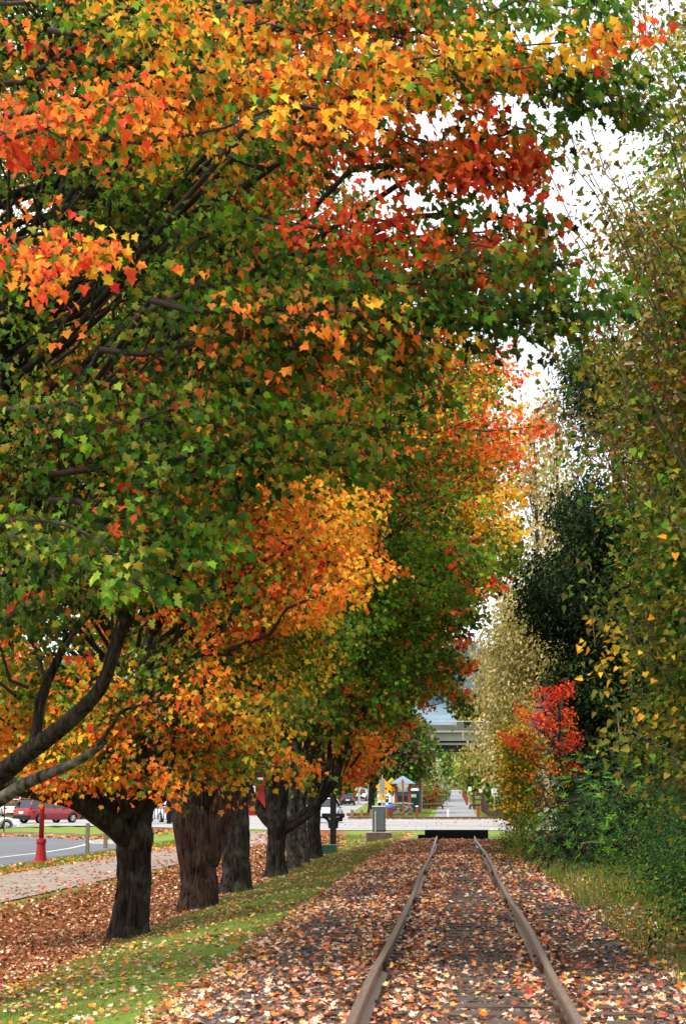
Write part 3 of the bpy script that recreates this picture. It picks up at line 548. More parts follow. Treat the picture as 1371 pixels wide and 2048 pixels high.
maple(46,470,'smooth dark maple trunk flaring wide at the foot, just right of the twisted one',
  [([(474,1600,0),(470,1500,0),(500,1380,.3),(560,1200,.5),(640,1000,.5)],[24,20,14,11,7]),([(470,1620,0),(440,1520,.6),(400,1380,1),(380,1200,1.2)],[18,15,11,7])],
  ([(472,1790),(472,1740),(473,1690),(472,1640),(472,1600),(470,1560)],[33,29,27,27,25,22]),
  [(940,730,80,'RDGG'),(1000,800,60,'RRYGG'),(1060,860,60,'ROY'),(960,870,60,'RGGYG'),(900,780,70,'GDG'),(1030,770,50,'RYY'),(860,700,100,'GDGGR'),(820,850,80,'GGGyR'),(800,1000,90,'GGGDDR'),(720,1050,80,'GGGyR'),(860,950,80,'GGDGR'),(750,1180,100,'GGD'),(680,1250,80,'GGGRG'),(700,1350,90,'GDyG'),(840,1080,80,'GGD'),(600,1300,90,'GyD'),(620,1420,80,'GGy'),(650,800,200,'GD')],
  190,(1.4,3.4,6.4,3.6,15.5),.105,T_MID,lambda v: lim(v)-float(np.interp(v,[640,900,1000,1200,1400],[0,0,110,160,170])),M['bark'],per=9,ncl=36,seed=13,
  extra=[((750,900,45),(1085,850,42),['R','RG','RO'],1.0,.1,50),((750,850,45),(1050,740,43),['GGGR','YG','YR'],1.0,.12,45),((760,820,45),(1000,700,43),['D','DR','RD'],1,.2,50),((700,950,45),(1020,900,43),['GGGR','GO','RO'],1,.12,50),((760,1100,45),(985,1120,43),['G','GGGR','Gy'],1.1,.2,60),((740,1150,46),(930,1200,44),['G','G','GD'],1.1,.2,60)])
maple(55,552,'dark maple with a long thin limb curving up to the right over the grass',
  [([(545,1655,0),(522,1625,0),(500,1590,0),(492,1540,.2),(488,1480,.3)],[9,11,11,9,7]),
   ([(572,1650,0),(600,1632,-.3),(638,1602,-.6),(668,1560,-.9),(688,1500,-1),(722,1440,-1),(738,1370,-1),(728,1290,-1)],[11,9,8.5,8,7,6,5,3]),
   ([(572,1660,0),(598,1645,-.5),(622,1625,-.8),(640,1590,-1),(655,1540,-1),(662,1440,-1)],[8,6,6,5,5,4]),
   ([(548,1640,0),(540,1560,0),(533,1480,.3),(540,1350,.5),(560,1200,.5)],[16,13,11,9,6])],
  ([(552,1768),(552,1730),(552,1690),(554,1650),(560,1590),(562,1530),(570,1420)],[23,20,19,20,16,14,9]),
  [(1010,1000,70,'YYyR'),(960,1050,60,'YyRG'),(1040,950,60,'YRY'),(960,940,70,'GYR'),(900,1000,80,'GGGGyR'),(900,1110,80,'GGGGyR'),(860,1180,80,'GGGyR'),(820,1260,90,'GGD'),(760,1340,90,'GyD'),(880,900,90,'GGGR'),(700,1420,80,'GyO'),(660,1480,60,'GO'),(600,1400,90,'GD'),(800,1100,90,'GDGGR')],
  190,(1.6,3.6,7.0,3.8,16),.13,T_LOW,lambda v: lim(v)-float(np.interp(v,[640,900,1000,1200,1400],[30,0,0,20,90])),M['bark'],per=8,ncl=34,seed=14,width=1.2,
  extra=[((760,1100,54),(1035,985,51),['GY','Y','YY'],1.2,.15,70),((760,1150,54),(1020,1050,51),['RG','YR','Y'],1.2,.15,60),((760,1150,54),(1045,1060,50),['G','Gy','yY'],1.2,.2,70),((760,1180,54),(1035,1110,50),['G','GGGR','yG'],1.2,.2,60),((740,1250,54),(995,1165,51),['G','GGGR','RG'],1.2,.2,70),((720,1300,54),(955,1225,51),['G','G','GGGR'],1.2,.2,60),((640,1450,55),(760,1500,52),['yG','Oy','O'],.9,.2,40)])
maple(61,586,'slender pale barked maple half hidden behind the one with the curving limb',
  [([(588,1600,0),(592,1520,0),(600,1400,0),(640,1200,0)],[12,11,9,6])],
  ([(590,1752),(586,1720),(584,1680),(584,1640),(586,1590)],[19,14,13,13,13]),
  [(1000,1080,80,'GyY'),(1040,880,80,'YO'),(900,1150,90,'GG'),(960,1120,60,'GYR'),(860,1300,90,'GD'),(780,1380,80,'Gy'),(920,1000,90,'GGGR'),(700,1450,70,'Gy')],
  130,(2.0,4,7.4,4.0,17),.13,T_LOW,lambda v: lim(v),M['bark_pale'],per=8,ncl=32,seed=15,width=1.3)
maple(66,606,'narrow grey maple trunk, second from the far end of the row',
  [([(604,1600,0),(612,1500,0),(640,1380,0),(700,1200,0)],[10,9,7,5])],
  ([(610,1742),(606,1715),(603,1680),(602,1640),(602,1600)],[17,12,11,11,10]),
  [(1050,900,90,'YRO'),(930,1330,60,'ORO'),(880,1380,60,'ORy'),(900,1250,80,'GGGyR'),(960,1130,80,'GyR'),(820,1350,80,'GGO'),(760,1420,70,'GO')],
  130,(2.2,4,7.6,4.0,17),.135,T_LOW,lambda v: lim(v),M['bark_pale'],per=8,ncl=32,seed=16,width=1.3)
maple(72,628,'straight dark maple trunk standing beside the green utility box',
  [([(630,1620,0),(640,1520,0),(680,1400,0),(760,1280,0)],[12,10,8,5]),([(626,1620,0),(615,1500,0),(600,1400,0)],[10,8,6])],
  ([(632,1722),(628,1695),(627,1660),(627,1610)],[19,15,14,13]),
  [(930,1340,50,'OOR'),(900,1390,50,'OO'),(860,1400,60,'OG'),(820,1440,60,'OO'),(720,1520,60,'OOY'),(700,1570,40,'OOR'),(880,1300,70,'GGGR'),(900,1200,90,'GG'),(1000,1000,120,'GYR'),(780,1400,70,'Gy')],
  150,(2.2,4.2,8,3.6,18),.14,T_LOW,lambda v: lim(v),M['bark'],per=8,ncl=32,seed=17,width=1.3,
  extra=[((760,1300,71),(945,1335,67),['GO','O','OR'],1.2,.15,50),((760,1330,71),(915,1385,67),['GO','OG','OR'],1.2,.15,50),((780,1200,71),(1030,1080,66),['Gy','GGGR','yY'],1.6,.25,70),((780,1200,71),(1005,1150,66),['G','G','GGGR'],1.6,.25,70),((760,1250,71),(935,1290,67),['G','GGGR','OR'],1.3,.2,50),((760,1280,71),(930,1420,66),['D','G','DG'],1.2,.2,60),((650,1500,72),(735,1525,69),['yO','O','OR'],1.0,.3,50),((640,1540,72),(715,1560,69),['yO','O','OR'],.7,.2,40)])
# ---- nearest maple: trunk stands just outside the left edge, its boughs hang over the track
def near_maple():
    random.seed(5); D=19.6; bx=-5.6; base = Vector((bx,D,hz(bx,D)-.1))
    root = empty('maple_tree', base, 0, 'nearest maple, trunk out of frame, its huge green and orange boughs overhanging the track', 'maple tree','row of autumn maples beside the track')
    k=D/F
    trunk(root,'trunk',[base,(bx,D,base.z+1),(bx+.05,D,base.z+2.2),(bx+.1,D,3.6),(bx+.3,D-.2,6),(bx+.2,D-.3,9)],[.5,.42,.4,.34,.24,.14],M['bark'],28,.07,.5,3)
    limbs = [([(-90,1600,0),(0,1548,0),(62,1500,-.3),(140,1440,-.6),(195,1385,-.9),(228,1310,-1.1),(262,1215,-1.3),(300,1100,-1.5)],[36,34,30,26,22,19,16,10],'bark'),
      ([(55,1510,0),(72,1470,.1),(82,1400,.1),(110,1330,.2),(150,1260,.2),(205,1195,.2),(270,1120,.2)],[19,18,17,15,13,11,8],'bark'),
      ([(-70,1640,-.6),(0,1600,-.9),(50,1568,-1.1),(105,1545,-1.4),(160,1520,-1.7),(205,1490,-2)],[22,21,19,15,13,9],'bark_pale'),
      ([(195,1490,-2),(225,1450,-2.1),(250,1420,-2.2),(330,1400,-2.3)],[7,6,5,3],'bark'),
      ([(-60,900,.5),(60,640,.4),(150,350,.2),(200,150,0),(260,-60,0)],[46,42,34,28,20],'bark'),
      ([(-60,700,-.3),(80,520,-.6),(180,380,-1),(300,240,-1.3),(420,120,-1.5),(560,-40,-2)],[30,28,24,19,14,8],'bark'),
      ([(-60,1200,.6),(120,1140,.8),(400,1050,1),(500,970,1.2),(560,880,1.2),(585,760,1)],[26,22,14,12,10,6],'bark'),
      ([(-60,820,0),(200,790,.3),(420,740,.3),(470,715,.2),(560,660,0)],[24,18,13,10,5],'bark'),
      ([(420,740,.3),(480,770,.4),(530,790,.4)],[9,7,4],'bark')]
    limbs = [(a,[r*(.62 if j<4 else .8) for r in b],c) for j,(a,b,c) in enumerate(limbs)]
    for i,(lp,lr,mm) in enumerate(limbs): trunk(root,'limb',[P(a,b,D+d) for a,b,d in lp],[r*k for r in lr],M[mm],18,.07,0,40+i)
    T = Tree(root); T.mix='DDGy'; T.mixp=.35; T.cmix=.2; T.vary=1.15; T.tinted=True; sz=.078
    A = [# start, tip, colours along it, depth-width, thickness, clusters
     ((-120,300,16.5),(735,235,14),['R','RO','OYO','OYO','OYO'],.55,.10,110),
     ((-150,330,16.5),(300,200,14),['R','RRO','RO'],.5,.13,80),
     ((-120,260,16),(1300,72,13.6),['R','RO','O','YOO','YOO','OYO','YO','YYO','YOY','YOR'],.45,.05,230),
     ((500,250,15),(1100,130,13.9),['O','YOG','YO'],.4,.06,45),
     ((250,200,16),(900,150,14),['OY','OY','OOY','YO'],.5,.13,90),
     ((-100,170,17),(640,10,15),['RO','ORG','OYO','OYG'],.6,.12,85),
     ((200,120,17),(700,40,15),['OYG','YOG','ORO'],.6,.13,55),
     ((500,60,17),(960,90,15),['OR','ORG','GO'],.7,.15,90),
     ((500,-40,17),(960,10,15),['GY','ROG','GOG'],.8,.15,70),
     ((100,60,16),(460,50,14.5),['YG','OYG','OY'],.6,.12,60),((-100,20,16),(330,-10,14.6),['GO','GOy','OY'],.7,.15,60),((400,20,17),(1235,30,14.6),['G','GG','GR','G','G'],.9,.13,170),
     ((500,-60,17),(1225,-10,14.6),['G','GR','G','G'],.9,.14,120),
     
     ((850,130,16),(1290,228,14.4),['G','GD','D','GD'],.5,.085,100),
     ((800,150,15),(1270,150,14.4),['OG','G','D','G'],.4,.06,60),
     ((600,180,16),(1010,250,15),['GO','RO','RO','RO'],.35,.07,42),
     ((700,120,16),(1010,190,15),['G','RO','R'],.4,.09,45),
     ((420,300,17),(1100,330,15.2),['G','RG','RO','R','RO','R'],.5,.10,125),
     ((500,250,17),(930,300,15.4),['GO','RG','RO'],.6,.13,70),
     ((700,340,16),(1095,370,15.2),['RG','RO','R','R'],.35,.08,70),
     ((800,440,16.5),(1095,460,15.5),['GyR','RyG','GyR','RG'],.5,.1,60),
     ((900,300,16),(1110,280,15.4),['GR','yG','yG'],.35,.1,34),
     ((880,460,16.5),(1060,560,15.4),['GyR','ROG','R','Ry'],.6,.13,70),
     ((350,470,17.5),(800,440,15.6),['G','GR','RO','R'],.8,.16,90),
     ((450,520,17.5),(1085,500,15.5),['G','GR','RO','RO','R'],.7,.14,130),
     ((600,600,17),(980,560,15.4),['G','R','RRO'],.6,.13,90),
     ((250,650,17),(1245,600,14.6),['G','GO','GD','D','DG','D','DG'],.7,.12,230),
     ((300,620,17),(1130,530,14.9),['G','G','GD','D','DG'],.6,.12,130),
     ((400,680,17),(1150,640,14.8),['G','GO','OGY','GD','D'],.6,.12,130),
     ((300,600,16),(900,680,15),['G','BOG','OBG','OGY'],.8,.16,100),
     ((200,700,17),(890,740,15.6),['G','OG','GyO','Gy'],.9,.2,110),
     ((-100,520,16),(215,510,13.4),['O','OYR','YRO'],.45,.1,60),
     ((-100,490,16),(110,560,13.4),['O','ORR','RO'],.4,.1,40),
     
     ((0,820,17),(480,840,15.5),['GR','BGG','BOG'],.8,.2,50),
     ((100,880,17),(790,860,15.8),['G','Gy','Gy','yG'],.9,.2,120),
     ((100,950,17),(760,930,16),['G','DG','Gy'],.9,.15,90),
     ((-50,1060,17),(280,1170,14.6),['G','Gy','GyG'],.7,.14,50),
     ((-50,1050,17),(240,1120,14.6),['yG','yG','G'],.7,.2,60),
     ((0,1180,18),(90,1240,17),['GR','GO','GR'],.6,.2,20),
     ((100,1000,17),(480,1110,16),['G','G','GD'],.8,.2,80),
     ((100,1150,18),(420,1190,16.8),['G','DG','D'],.6,.14,50)]
    for s,t_,pals,wd,thk,n in A:   # carry each long bough back to the stem
        S0 = P(*s)
        if s[0] > -40: z0 = max(3.0,S0[2]-.9-.15*abs(S0[0]-bx)); a0 = np.array([bx+.15,D+.2,z0]); T.w.tube([a0,a0+(S0-a0)*.3+np.array([random.uniform(-.2,.2),1.3,random.uniform(-.1,.6)]),a0+(S0-a0)*.65+np.array([random.uniform(-.2,.2),.9,random.uniform(0,.5)]),S0],[.05,.04,.032,.026],6,cap=False)
    for s,t_,pals,wd,thk,n in A: T.bough(P(*s),P(*t_),[a+'G' if len(set(a))>1 and random.random()<.5 else a for a in pals],wd*1.1,thk*1.0,int(n*.8),7,sz,.1,.15,.035,twigs=3,spread=.105)
    bnd = lambda v: float(np.interp(v,[-400,100,200,300,500,640,700,750,850,950,1020,1100,1180,1250],[1180,1000,820,800,860,980,900,860,800,720,600,420,300,150]))
    cnt=0
    while cnt < 190:
        v = random.uniform(-320,1235); u = random.uniform(-260,bnd(v)); d = random.uniform(15.5,23)
        p = P(u,v,d); s = np.array([bx+random.uniform(0,1.5)+.25*(p[0]-bx), D+.3*(d-D), max(2.6,p[2]-random.uniform(.4,1.6))])
        q = random.random()
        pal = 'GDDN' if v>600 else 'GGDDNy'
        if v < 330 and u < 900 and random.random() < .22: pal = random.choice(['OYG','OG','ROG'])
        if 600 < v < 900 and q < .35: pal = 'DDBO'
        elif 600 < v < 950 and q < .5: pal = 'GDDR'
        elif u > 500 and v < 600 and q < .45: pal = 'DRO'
        elif v < 200 and q < .3: pal='GyO'
        elif q > .85: pal = 'Gy'
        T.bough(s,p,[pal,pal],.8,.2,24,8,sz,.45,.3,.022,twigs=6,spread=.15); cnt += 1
    for _ in range(70):   # dense upper crown
        p = P(random.uniform(-200,640),random.uniform(-520,120),random.uniform(17,25)); s = np.array([bx+random.uniform(0,1)+.3*(p[0]-bx),D,p[2]-random.uniform(.6,1.6)])
        T.bough(s,p,[random.choice(['GGD','GGy','GD','GOy'])]*2,1.0,.3,26,8,sz*1.15,.4,.3,.03,twigs=8,spread=.2)
    T.finish(T_HI,M['leaf'],M['twig'])
near_maple()
# ================================================================== RIGHT SIDE
def cottonwood(base, label, tips, fill, size, seed, grp='olive cottonwoods right of the track'):
    random.seed(seed); b = Vector((base[0],base[1],hz(base[0],base[1])-.1))
    root = empty('cottonwood_tree', b, 0, label,'cottonwood tree',grp); x,y = base
    trunk(root,'trunk',[b,(x,y,2),(x+.1,y,5),(x+.05,y,9),(x,y,14)],[.3,.25,.19,.12,.05],M['bark_pale'],20,.05,.4,seed)
    T = Tree(root); T.vary=.8
    for (t_,n,pal,wd) in tips:
        p = P(*t_); L = math.hypot(p[0]-x,p[1]-y); s = np.array([x,y,max(.5,p[2]-L*random.uniform(.7,1.1))])
        T.bough(s,p,[pal],wd,.16,n,5,size,.35,.15,.022,twigs=2,droop=.5,spread=.12)
    for (u0,u1,v0,v1,d0,d1,nb,n,pal) in fill:
        for _ in range(nb):
            u=random.uniform(u0,u1); v=random.uniform(v0,v1); d=random.uniform(d0,d1); p=P(u,v,d)
            L = math.hypot(p[0]-x,p[1]-y); s = np.array([x+.1*(p[0]-x),y+.1*(p[1]-y),max(.4,p[2]-L*random.uniform(.4,.9))])
            T.bough(s,p,[pal],.55,.3,n,5,size,.4,.15,.02,twigs=9,droop=.5,spread=.13)
    T.finish(T_HEART,M['leaf2'],M['pale_twig'])
cottonwood((4.3,19.5),'tall olive cottonwood nearest the camera at right, its thin twigs against the white sky',
  [((1065,228,15),16,'LLy',.25),((1050,240,15),8,'LT',.15),((1110,215,15.5),14,'LT',.25),((1100,400,15.5),16,'TL',.22),((1085,420,15.2),10,'TL',.2),((1150,330,16),20,'LT',.3),((1130,480,16),22,'LTG',.3),((1070,560,16),22,'L',.3),((1060,680,16),26,'LT',.3),((1075,760,17),26,'LTO',.3),((1160,620,17),30,'LG',.35),((1150,160,16),14,'LG',.3),((1200,90,16),20,'LG',.3),((1290,20,16),16,'GL',.3),((1330,-20,16),20,'GL',.35),((1240,20,17),14,'LG',.3),((1180,260,16),26,'LT',.35),((1210,400,17),34,'LT',.4),((1120,700,17),34,'LG',.4),((1100,800,18),30,'LT',.4),((1180,1230,16),34,'yYL',.35),((1205,1350,16),30,'yYL',.3),((1150,1120,17),24,'LG',.3),((1170,1180,16.5),30,'yL',.3),((1225,1440,16),34,'yLL',.4),((1190,1500,17),30,'yL',.35),((1330,990,15),20,'Yy',.3)],
  [(1200,1500,-50,500,15,22,40,30,'LLGy'),(1170,1480,430,900,16,25,100,46,'LLLGB'),(1175,1480,850,960,16,25,20,46,'LLGGy'),(1240,1480,940,1250,16,25,80,46,'LLGGy'),(1260,1480,1150,1500,16,24,76,46,'LLGD'),(1500,2050,-100,1500,16,24,60,34,'LLGy')],.064,21)
cottonwood((5.6,31),'darker cottonwood behind the near one, filling the right edge of the picture',[((1130,600,28),30,'LT',.5),((1120,900,28),34,'LG',.5)],
  [(1260,1500,300,900,25,33,26,36,'LGT'),(1310,1520,800,1650,25,34,46,36,'LGD')],.09,22)
def broadleaf(name, base, label, cat, pal, tips, size, tpl, seed, lm='leaf2', n=50, per=8, wd=.8, thk=.3, spread=.2, bk='bark', tr=.2, th_=6, grp=None, droop=.7, t0=.4):
    random.seed(seed); z = hz(*base); b = Vector((base[0],base[1],z-.1)); root = empty(name,b,0,label,cat,grp)
    trunk(root,'trunk',[b,(base[0],base[1],z+th_*.3),(base[0]+tr*.4,base[1],z+th_*.65),(base[0],base[1],z+th_)],[tr*1.15,tr,tr*.7,tr*.35],M[bk],14,.06,.4,seed)
    T = Tree(root); T.vary=.7
    for tp in tips:
        (u,v,d),q = tp[0],(tp[1] if len(tp)>1 else pal); p = P(u,v,d); L = math.hypot(p[0]-base[0],p[1]-base[1])
        s = np.array([base[0],base[1],min(max(z+.2,p[2]-L*.6-.3),z+th_)]); T.bough(s,p,[q],wd,thk,n,per,size,t0,.2,.03,droop=droop,spread=spread)
    T.finish(tpl,M[lm],M['twig']); return root
def region(poly, n, d0, d1, seed):
    r = random.Random(seed); out=[]; xs=[a for a,b in poly]; ys=[b for a,b in poly]
    while len(out) < n:
        u=r.uniform(min(xs),max(xs)); v=r.uniform(min(ys),max(ys)); c=False; j=len(poly)-1
        for i in range(len(poly)):
            if (poly[i][1]>v)!=(poly[j][1]>v) and u < (poly[j][0]-poly[i][0])*(v-poly[i][1])/(poly[j][1]-poly[i][1])+poly[i][0]: c = not c
            j=i
        if c: out.append(((u,v,r.uniform(d0,d1)),))
    return out
broadleaf('evergreen_tree',(5.2,57),'dark green dense tree right of the track behind the red sapling','evergreen tree','NND',
  region([(1105,1000),(1150,960),(1260,980),(1330,1100),(1330,1650),(1150,1640),(1120,1560),(1095,1420),(1085,1330),(1120,1250),(1050,1190),(1090,1120)],190,53,60,1)+region([(1100,720),(1140,690),(1210,700),(1250,760),(1230,830),(1150,820)],26,54,58,2)+region([(1010,1140),(1100,1130),(1130,1200),(1050,1225)],22,54,57,3),.14,T_OVAL,31,n=46,per=8,wd=1.0,thk=.4,spread=.28,tr=.28,th_=14)
broadleaf('maple_sapling',(2.9,50),'young red and rust maple sapling rising above the low hedge right of the track','maple sapling','ROBB',
  [((1075,1375,51),'R'),((1110,1390,51),'R'),((1035,1420,51),'RO'),((1000,1470,50.5),'R'),((1120,1420,51),'RO'),((1135,1440,51),'RO'),((1070,1430,50),'RO'),((1095,1450,50),'ROB'),((1040,1470,50),'BR'),((1120,1490,50),'BR'),((1060,1500,50),'BOL'),((1100,1530,50),'BOL'),((1130,1560,50),'BOG'),((1050,1550,50),'BGO'),((1080,1590,50),'BG'),((1110,1600,50),'BOG'),((1035,1585,50),'BG'),((1140,1520,51),'BR'),((1150,1470,51),'R'),((1128,1375,50.5),'R')],.075,T_MID,32,lm='leaf',n=20,per=6,wd=.4,thk=.1,spread=.12,tr=.07,th_=4.2)
broadleaf('maple_sapling',(1.95,52),'small yellow green sapling left of the red one','maple sapling','yYy',
  region([(1012,1470),(1040,1440),(1075,1480),(1065,1620),(1025,1630),(1012,1590),(1006,1520)],44,50.5,53,4),.075,T_MID,33,lm='leaf',n=34,per=7,wd=.5,thk=.18,spread=.17,tr=.06,th_=3.5)
broadleaf('cottonwood_tree',(6.3,112),'tan dry leaved cottonwood beyond the crossing, leaning over the trail','cottonwood tree','TLH',
  region([(1010,1180),(1080,1160),(1150,1220),(1140,1420),(1060,1460),(975,1520),(935,1500),(965,1400),(930,1330),(960,1230),(945,1280)],150,106,118,5),.26,T_OVAL,34,lm='leaf',n=30,per=7,wd=1.4,thk=.5,spread=.5,tr=.35,th_=12,grp='cottonwoods beyond the crossing',bk='bark_pale')
def bare_poplar(px,D,top,label,seed):
    random.seed(seed); x = P(px,HZ,D)[0]; z = hz(x,D); b = Vector((x,D,z-.1)); root = empty('poplar_tree',b,0,label,'poplar tree','thin poplars beyond the crossing'); zt = P(px,top,D)[2]
    trunk(root,'trunk',[b,(x,D,z+(zt-z)*.4),(x+.2,D,z+(zt-z)*.75),(x+.1,D,zt)],[.3,.22,.12,.03],M['bark_pale'],10,.04,.2,seed); T=Tree(root)
    for i in range(46):
        q = random.uniform(.35,.98); a = random.uniform(0,6.28); L = (1.05-q)*5.5+.8; s = np.array([x,D,z+(zt-z)*q]); p = s+np.array([math.cos(a)*L*.45,math.sin(a)*L*.45,L*.9])
        T.bough(s,p,['TLT'],.7,.4,16,4,.22,.2,.1,.05,spread=.4)
    T.finish(T_LOW,M['leaf'],M['pale_twig'])
bare_poplar(1075,118,830,'thin poplar with sparse tan leaves, left of the two above the dark evergreen',41)
bare_poplar(1120,124,800,'thin poplar with sparse tan leaves, right of the two above the dark evergreen',42)
# ---- shrubs and hedge on the right
def bush(name, c, r, label, cat, pal, n, per, size, tpl, seed, lm='leaf2', grp=None, droop=.3, spread=.12, stems=10):
    random.seed(seed); R_ = np.random.default_rng(seed); z = hz(c[0],c[1]); root = empty(name,(c[0],c[1],z-.05),0,label,cat,grp)
    a = R_.uniform(0,6.28,n); ph = np.arccos(R_.uniform(-.1,1,n)); q = R_.uniform(.45,1.03,n)**.6*(1+.22*np.sin(a*3+seed)+.15*np.sin(a*5+ph*4))
    d = np.stack([np.cos(a)*np.sin(ph),np.sin(a)*np.sin(ph),np.cos(ph)],-1); cen = np.array([c[0],c[1],z+.05])+d*np.array(r)*q[:,None]
    T = Tree(root); keys = [random.choice(pal) for _ in range(n)]; T.cluster(cen,keys,per,spread,size,d*1.2,droop,.8)
    for i in range(0,n,max(1,n//stems)): T.w.tube([(c[0]+d[i][0]*.1,c[1]+d[i][1]*.1,z-.1),(np.array([c[0],c[1],z])+cen[i])/2+np.array([0,0,.1]),cen[i]],[.018,.012,.005],4,cap=False)
    T.finish(tpl,M[lm],M['twig'],'foliage','stems'); return root
bush('barberry_bush',(2.35,49.5),(1.2,1.5,1.15),'low rounded olive green bush at the right edge of the rails near the timber stop','bush','yGLND',700,8,.055,T_OVAL,51)
bush('barberry_bush',(1.95,59),(.6,.8,.55),'small clipped green bush against the end of the right rail','bush','GDy',220,8,.055,T_OVAL,52)
def rhodo(px,D,r,label,seed):
    x = P(px,HZ,D)[0]; random.seed(seed); R_ = np.random.default_rng(seed); z=hz(x,D); root = empty('rhododendron_bush',(x,D,z-.05),0,label,'rhododendron','rhododendrons right of the track')
    n=330; a=R_.uniform(0,6.28,n); ph=np.arccos(R_.uniform(-.05,1,n)); q=R_.uniform(.55,1.05,n)*(1+.2*np.sin(a*3+seed)); d=np.stack([np.cos(a)*np.sin(ph),np.sin(a)*np.sin(ph),np.cos(ph)],-1); cen=np.array([x,D,z])+d*np.array(r)*q[:,None]; T=Tree(root)
    for i in range(n): # whorls of long leaves
        k=8; w=np.linspace(0,6.28,k,endpoint=False)+R_.uniform(0,6); up=d[i]+np.array([0,-.3,.5]); up/=np.linalg.norm(up); e1=np.cross(up,[1,.2,0]); e1/=np.linalg.norm(e1); e2=np.cross(up,e1)
        tip=np.cos(w)[:,None]*e1+np.sin(w)[:,None]*e2-up*.15; T.p.append(np.repeat(cen[i][None],k,0)); T.t.append(tip+rs(k,.08)); T.n.append(np.repeat(-up[None],k,0)+rs(k,.1)); T.c.append(pick(np.array([random.choice('DNNG')]*k))); T.s.append(R_.uniform(.1,.17,k))
    for i in range(0,n,20): T.w.tube([(x,D,z-.1),(np.array([x,D,z])+cen[i])/2,cen[i]],[.03,.02,.008],5,cap=False)
    T.finish(T_LONG,M['leaf2'],M['twig'],'foliage','stems')
rhodo(1150,41,(1.25,1.2,2.6),'tall dark rhododendron with whorled glossy leaves beside the low olive bush',61)
rhodo(1235,38,(1.2,1.3,2.1),'dark rhododendron with whorled leaves nearest the brambles',62)
rhodo(1170,46,(1.1,1.2,2.0),'shaded rhododendron half hidden behind the other two, under the red sapling',63)
for i,(x,y,r,lab) in enumerate([(3.7,17.5,(1.6,2.2,1.6),'bramble bank at the bottom right corner, nearest the camera'),(3.75,22,(1.35,2.4,1.75),'bramble thicket with small dark leaves halfway along the right side'),(4.0,27,(1.5,2.6,2.0),'dense green bramble mound under the cottonwood'),(4.3,33,(1.6,2.6,2.3),'bramble mound meeting the dark rhododendrons')]):
    bush('bramble_bush',(x,y),r,lab,'brambles','DGDDND',1700,8,.05,T_OVAL,70+i,grp='brambles along the right side of the track',droop=.5,spread=.12,stems=30)
mb = MB(); mb.tube([P(1160,1688,37),P(1180,1684,37),P(1215,1688,37)],[.02,.018,.012],6); o = mb.build('fallen_branch',M['pale_twig']); tag(o,'bare pale stick poking out of the dark bushes on the right','branch')
# ================================================================== FAR TREES
def farTree(name, px, D, label, cat, pal, poly, n, size, seed, grp, tr=.25, per=7, ncl=22, wd=1.5, lm='leaf', bk='bark', spread=.55, thh=None):
    x = P(px,HZ,D)[0]; top = min(b for a,b in poly); zt = P(px,top,D)[2]
    return broadleaf(name,(x,D),label,cat,pal,region(poly,n,D-3.5,D+3.5,seed),size,T_LOW,seed,lm=lm,n=ncl,per=per,wd=wd,thk=.45,spread=spread,tr=tr,th_=(zt-hz(x,D))*.8,grp=grp,bk=bk)
broadleaf('plum_tree',(P(742,HZ,174)[0],174),'round dark bronze leaved tree with a forked trunk on the corner beside the kiosk','ornamental tree','PPG',
  region([(722,1530),(720,1490),(745,1440),(800,1428),(850,1440),(872,1490),(862,1530),(850,1545),(790,1545),(740,1540)],90,171,178,6),.3,T_LOW,81,lm='leaf',n=28,per=7,wd=1.2,thk=.4,spread=.45,tr=.3,th_=6,bk='bark')
mb = MB()
gp='bushy trees lining the trail'
farTree('willow_tree',862,215,'pale green feathery bush tree on the left of the trail','willow tree','WEW',[(828,1596),(832,1560),(842,1525),(856,1515),(868,1540),(870,1590)],40,.34,82,gp)
farTree('trail_tree',846,200,'rust brown shrub at the foot of the pale green tree left of the trail','tree','BPG',[(835,1605),(838,1575),(858,1572),(866,1604)],12,.25,83,gp,tr=.08)
farTree('trail_tree',1000,205,'tall olive tree on the right of the trail, nearest the overpass','tree','HEG',[(972,1580),(965,1545),(968,1500),(1010,1460),(1070,1500),(1070,1620),(985,1605)],60,.36,84,gp)
farTree('trail_tree',1040,180,'grey green tree behind the speed limit sign','tree','GWD',[(1000,1590),(1000,1530),(1030,1490),(1080,1520),(1090,1630),(1015,1630)],60,.32,85,gp)
farTree('trail_tree',966,300,'golden olive tree on the right of the trail beyond the overpass','tree','HyE',[(950,1572),(945,1530),(952,1512),(985,1505),(990,1580)],44,.5,86,gp,wd=2,spread=.8)
farTree('trail_tree',862,330,'dark green tree left of the trail beyond the overpass','tree','GDE',[(835,1565),(838,1510),(860,1490),(872,1510),(872,1560)],44,.5,87,gp,wd=2,spread=.8)
farTree('trail_tree',902,720,'hazy tree closing the far end of the trail','tree','EHG',[(872,1556),(876,1515),(900,1500),(938,1510),(942,1556)],60,.9,88,gp,wd=3.5,spread=1.6)
farTree('trail_tree',935,560,'yellowish tree at the far end of the trail on its right','tree','HyW',[(918,1570),(922,1530),(945,1510),(965,1570)],30,.9,89,gp,wd=3,spread=1.4)
farTree('maple_tree',930,330,'tall yellow green tree rising above the overpass on the right','maple tree','HyL',[(925,1440),(935,1400),(990,1380),(1040,1400),(1040,1450)],34,.5,90,None,wd=2.2,spread=.9)
farTree('trail_tree',878,400,'round olive tree under the overpass, left of the far trail','tree','EHG',[(840,1566),(848,1510),(868,1495),(884,1515),(886,1560)],30,.6,91,gp,wd=2,spread=.8)
farTree('trail_tree',945,420,'round olive tree under the overpass, right of the far trail','tree','HEL',[(932,1566),(930,1515),(945,1495),(975,1500),(980,1570)],34,.6,92,gp,wd=2,spread=.8)
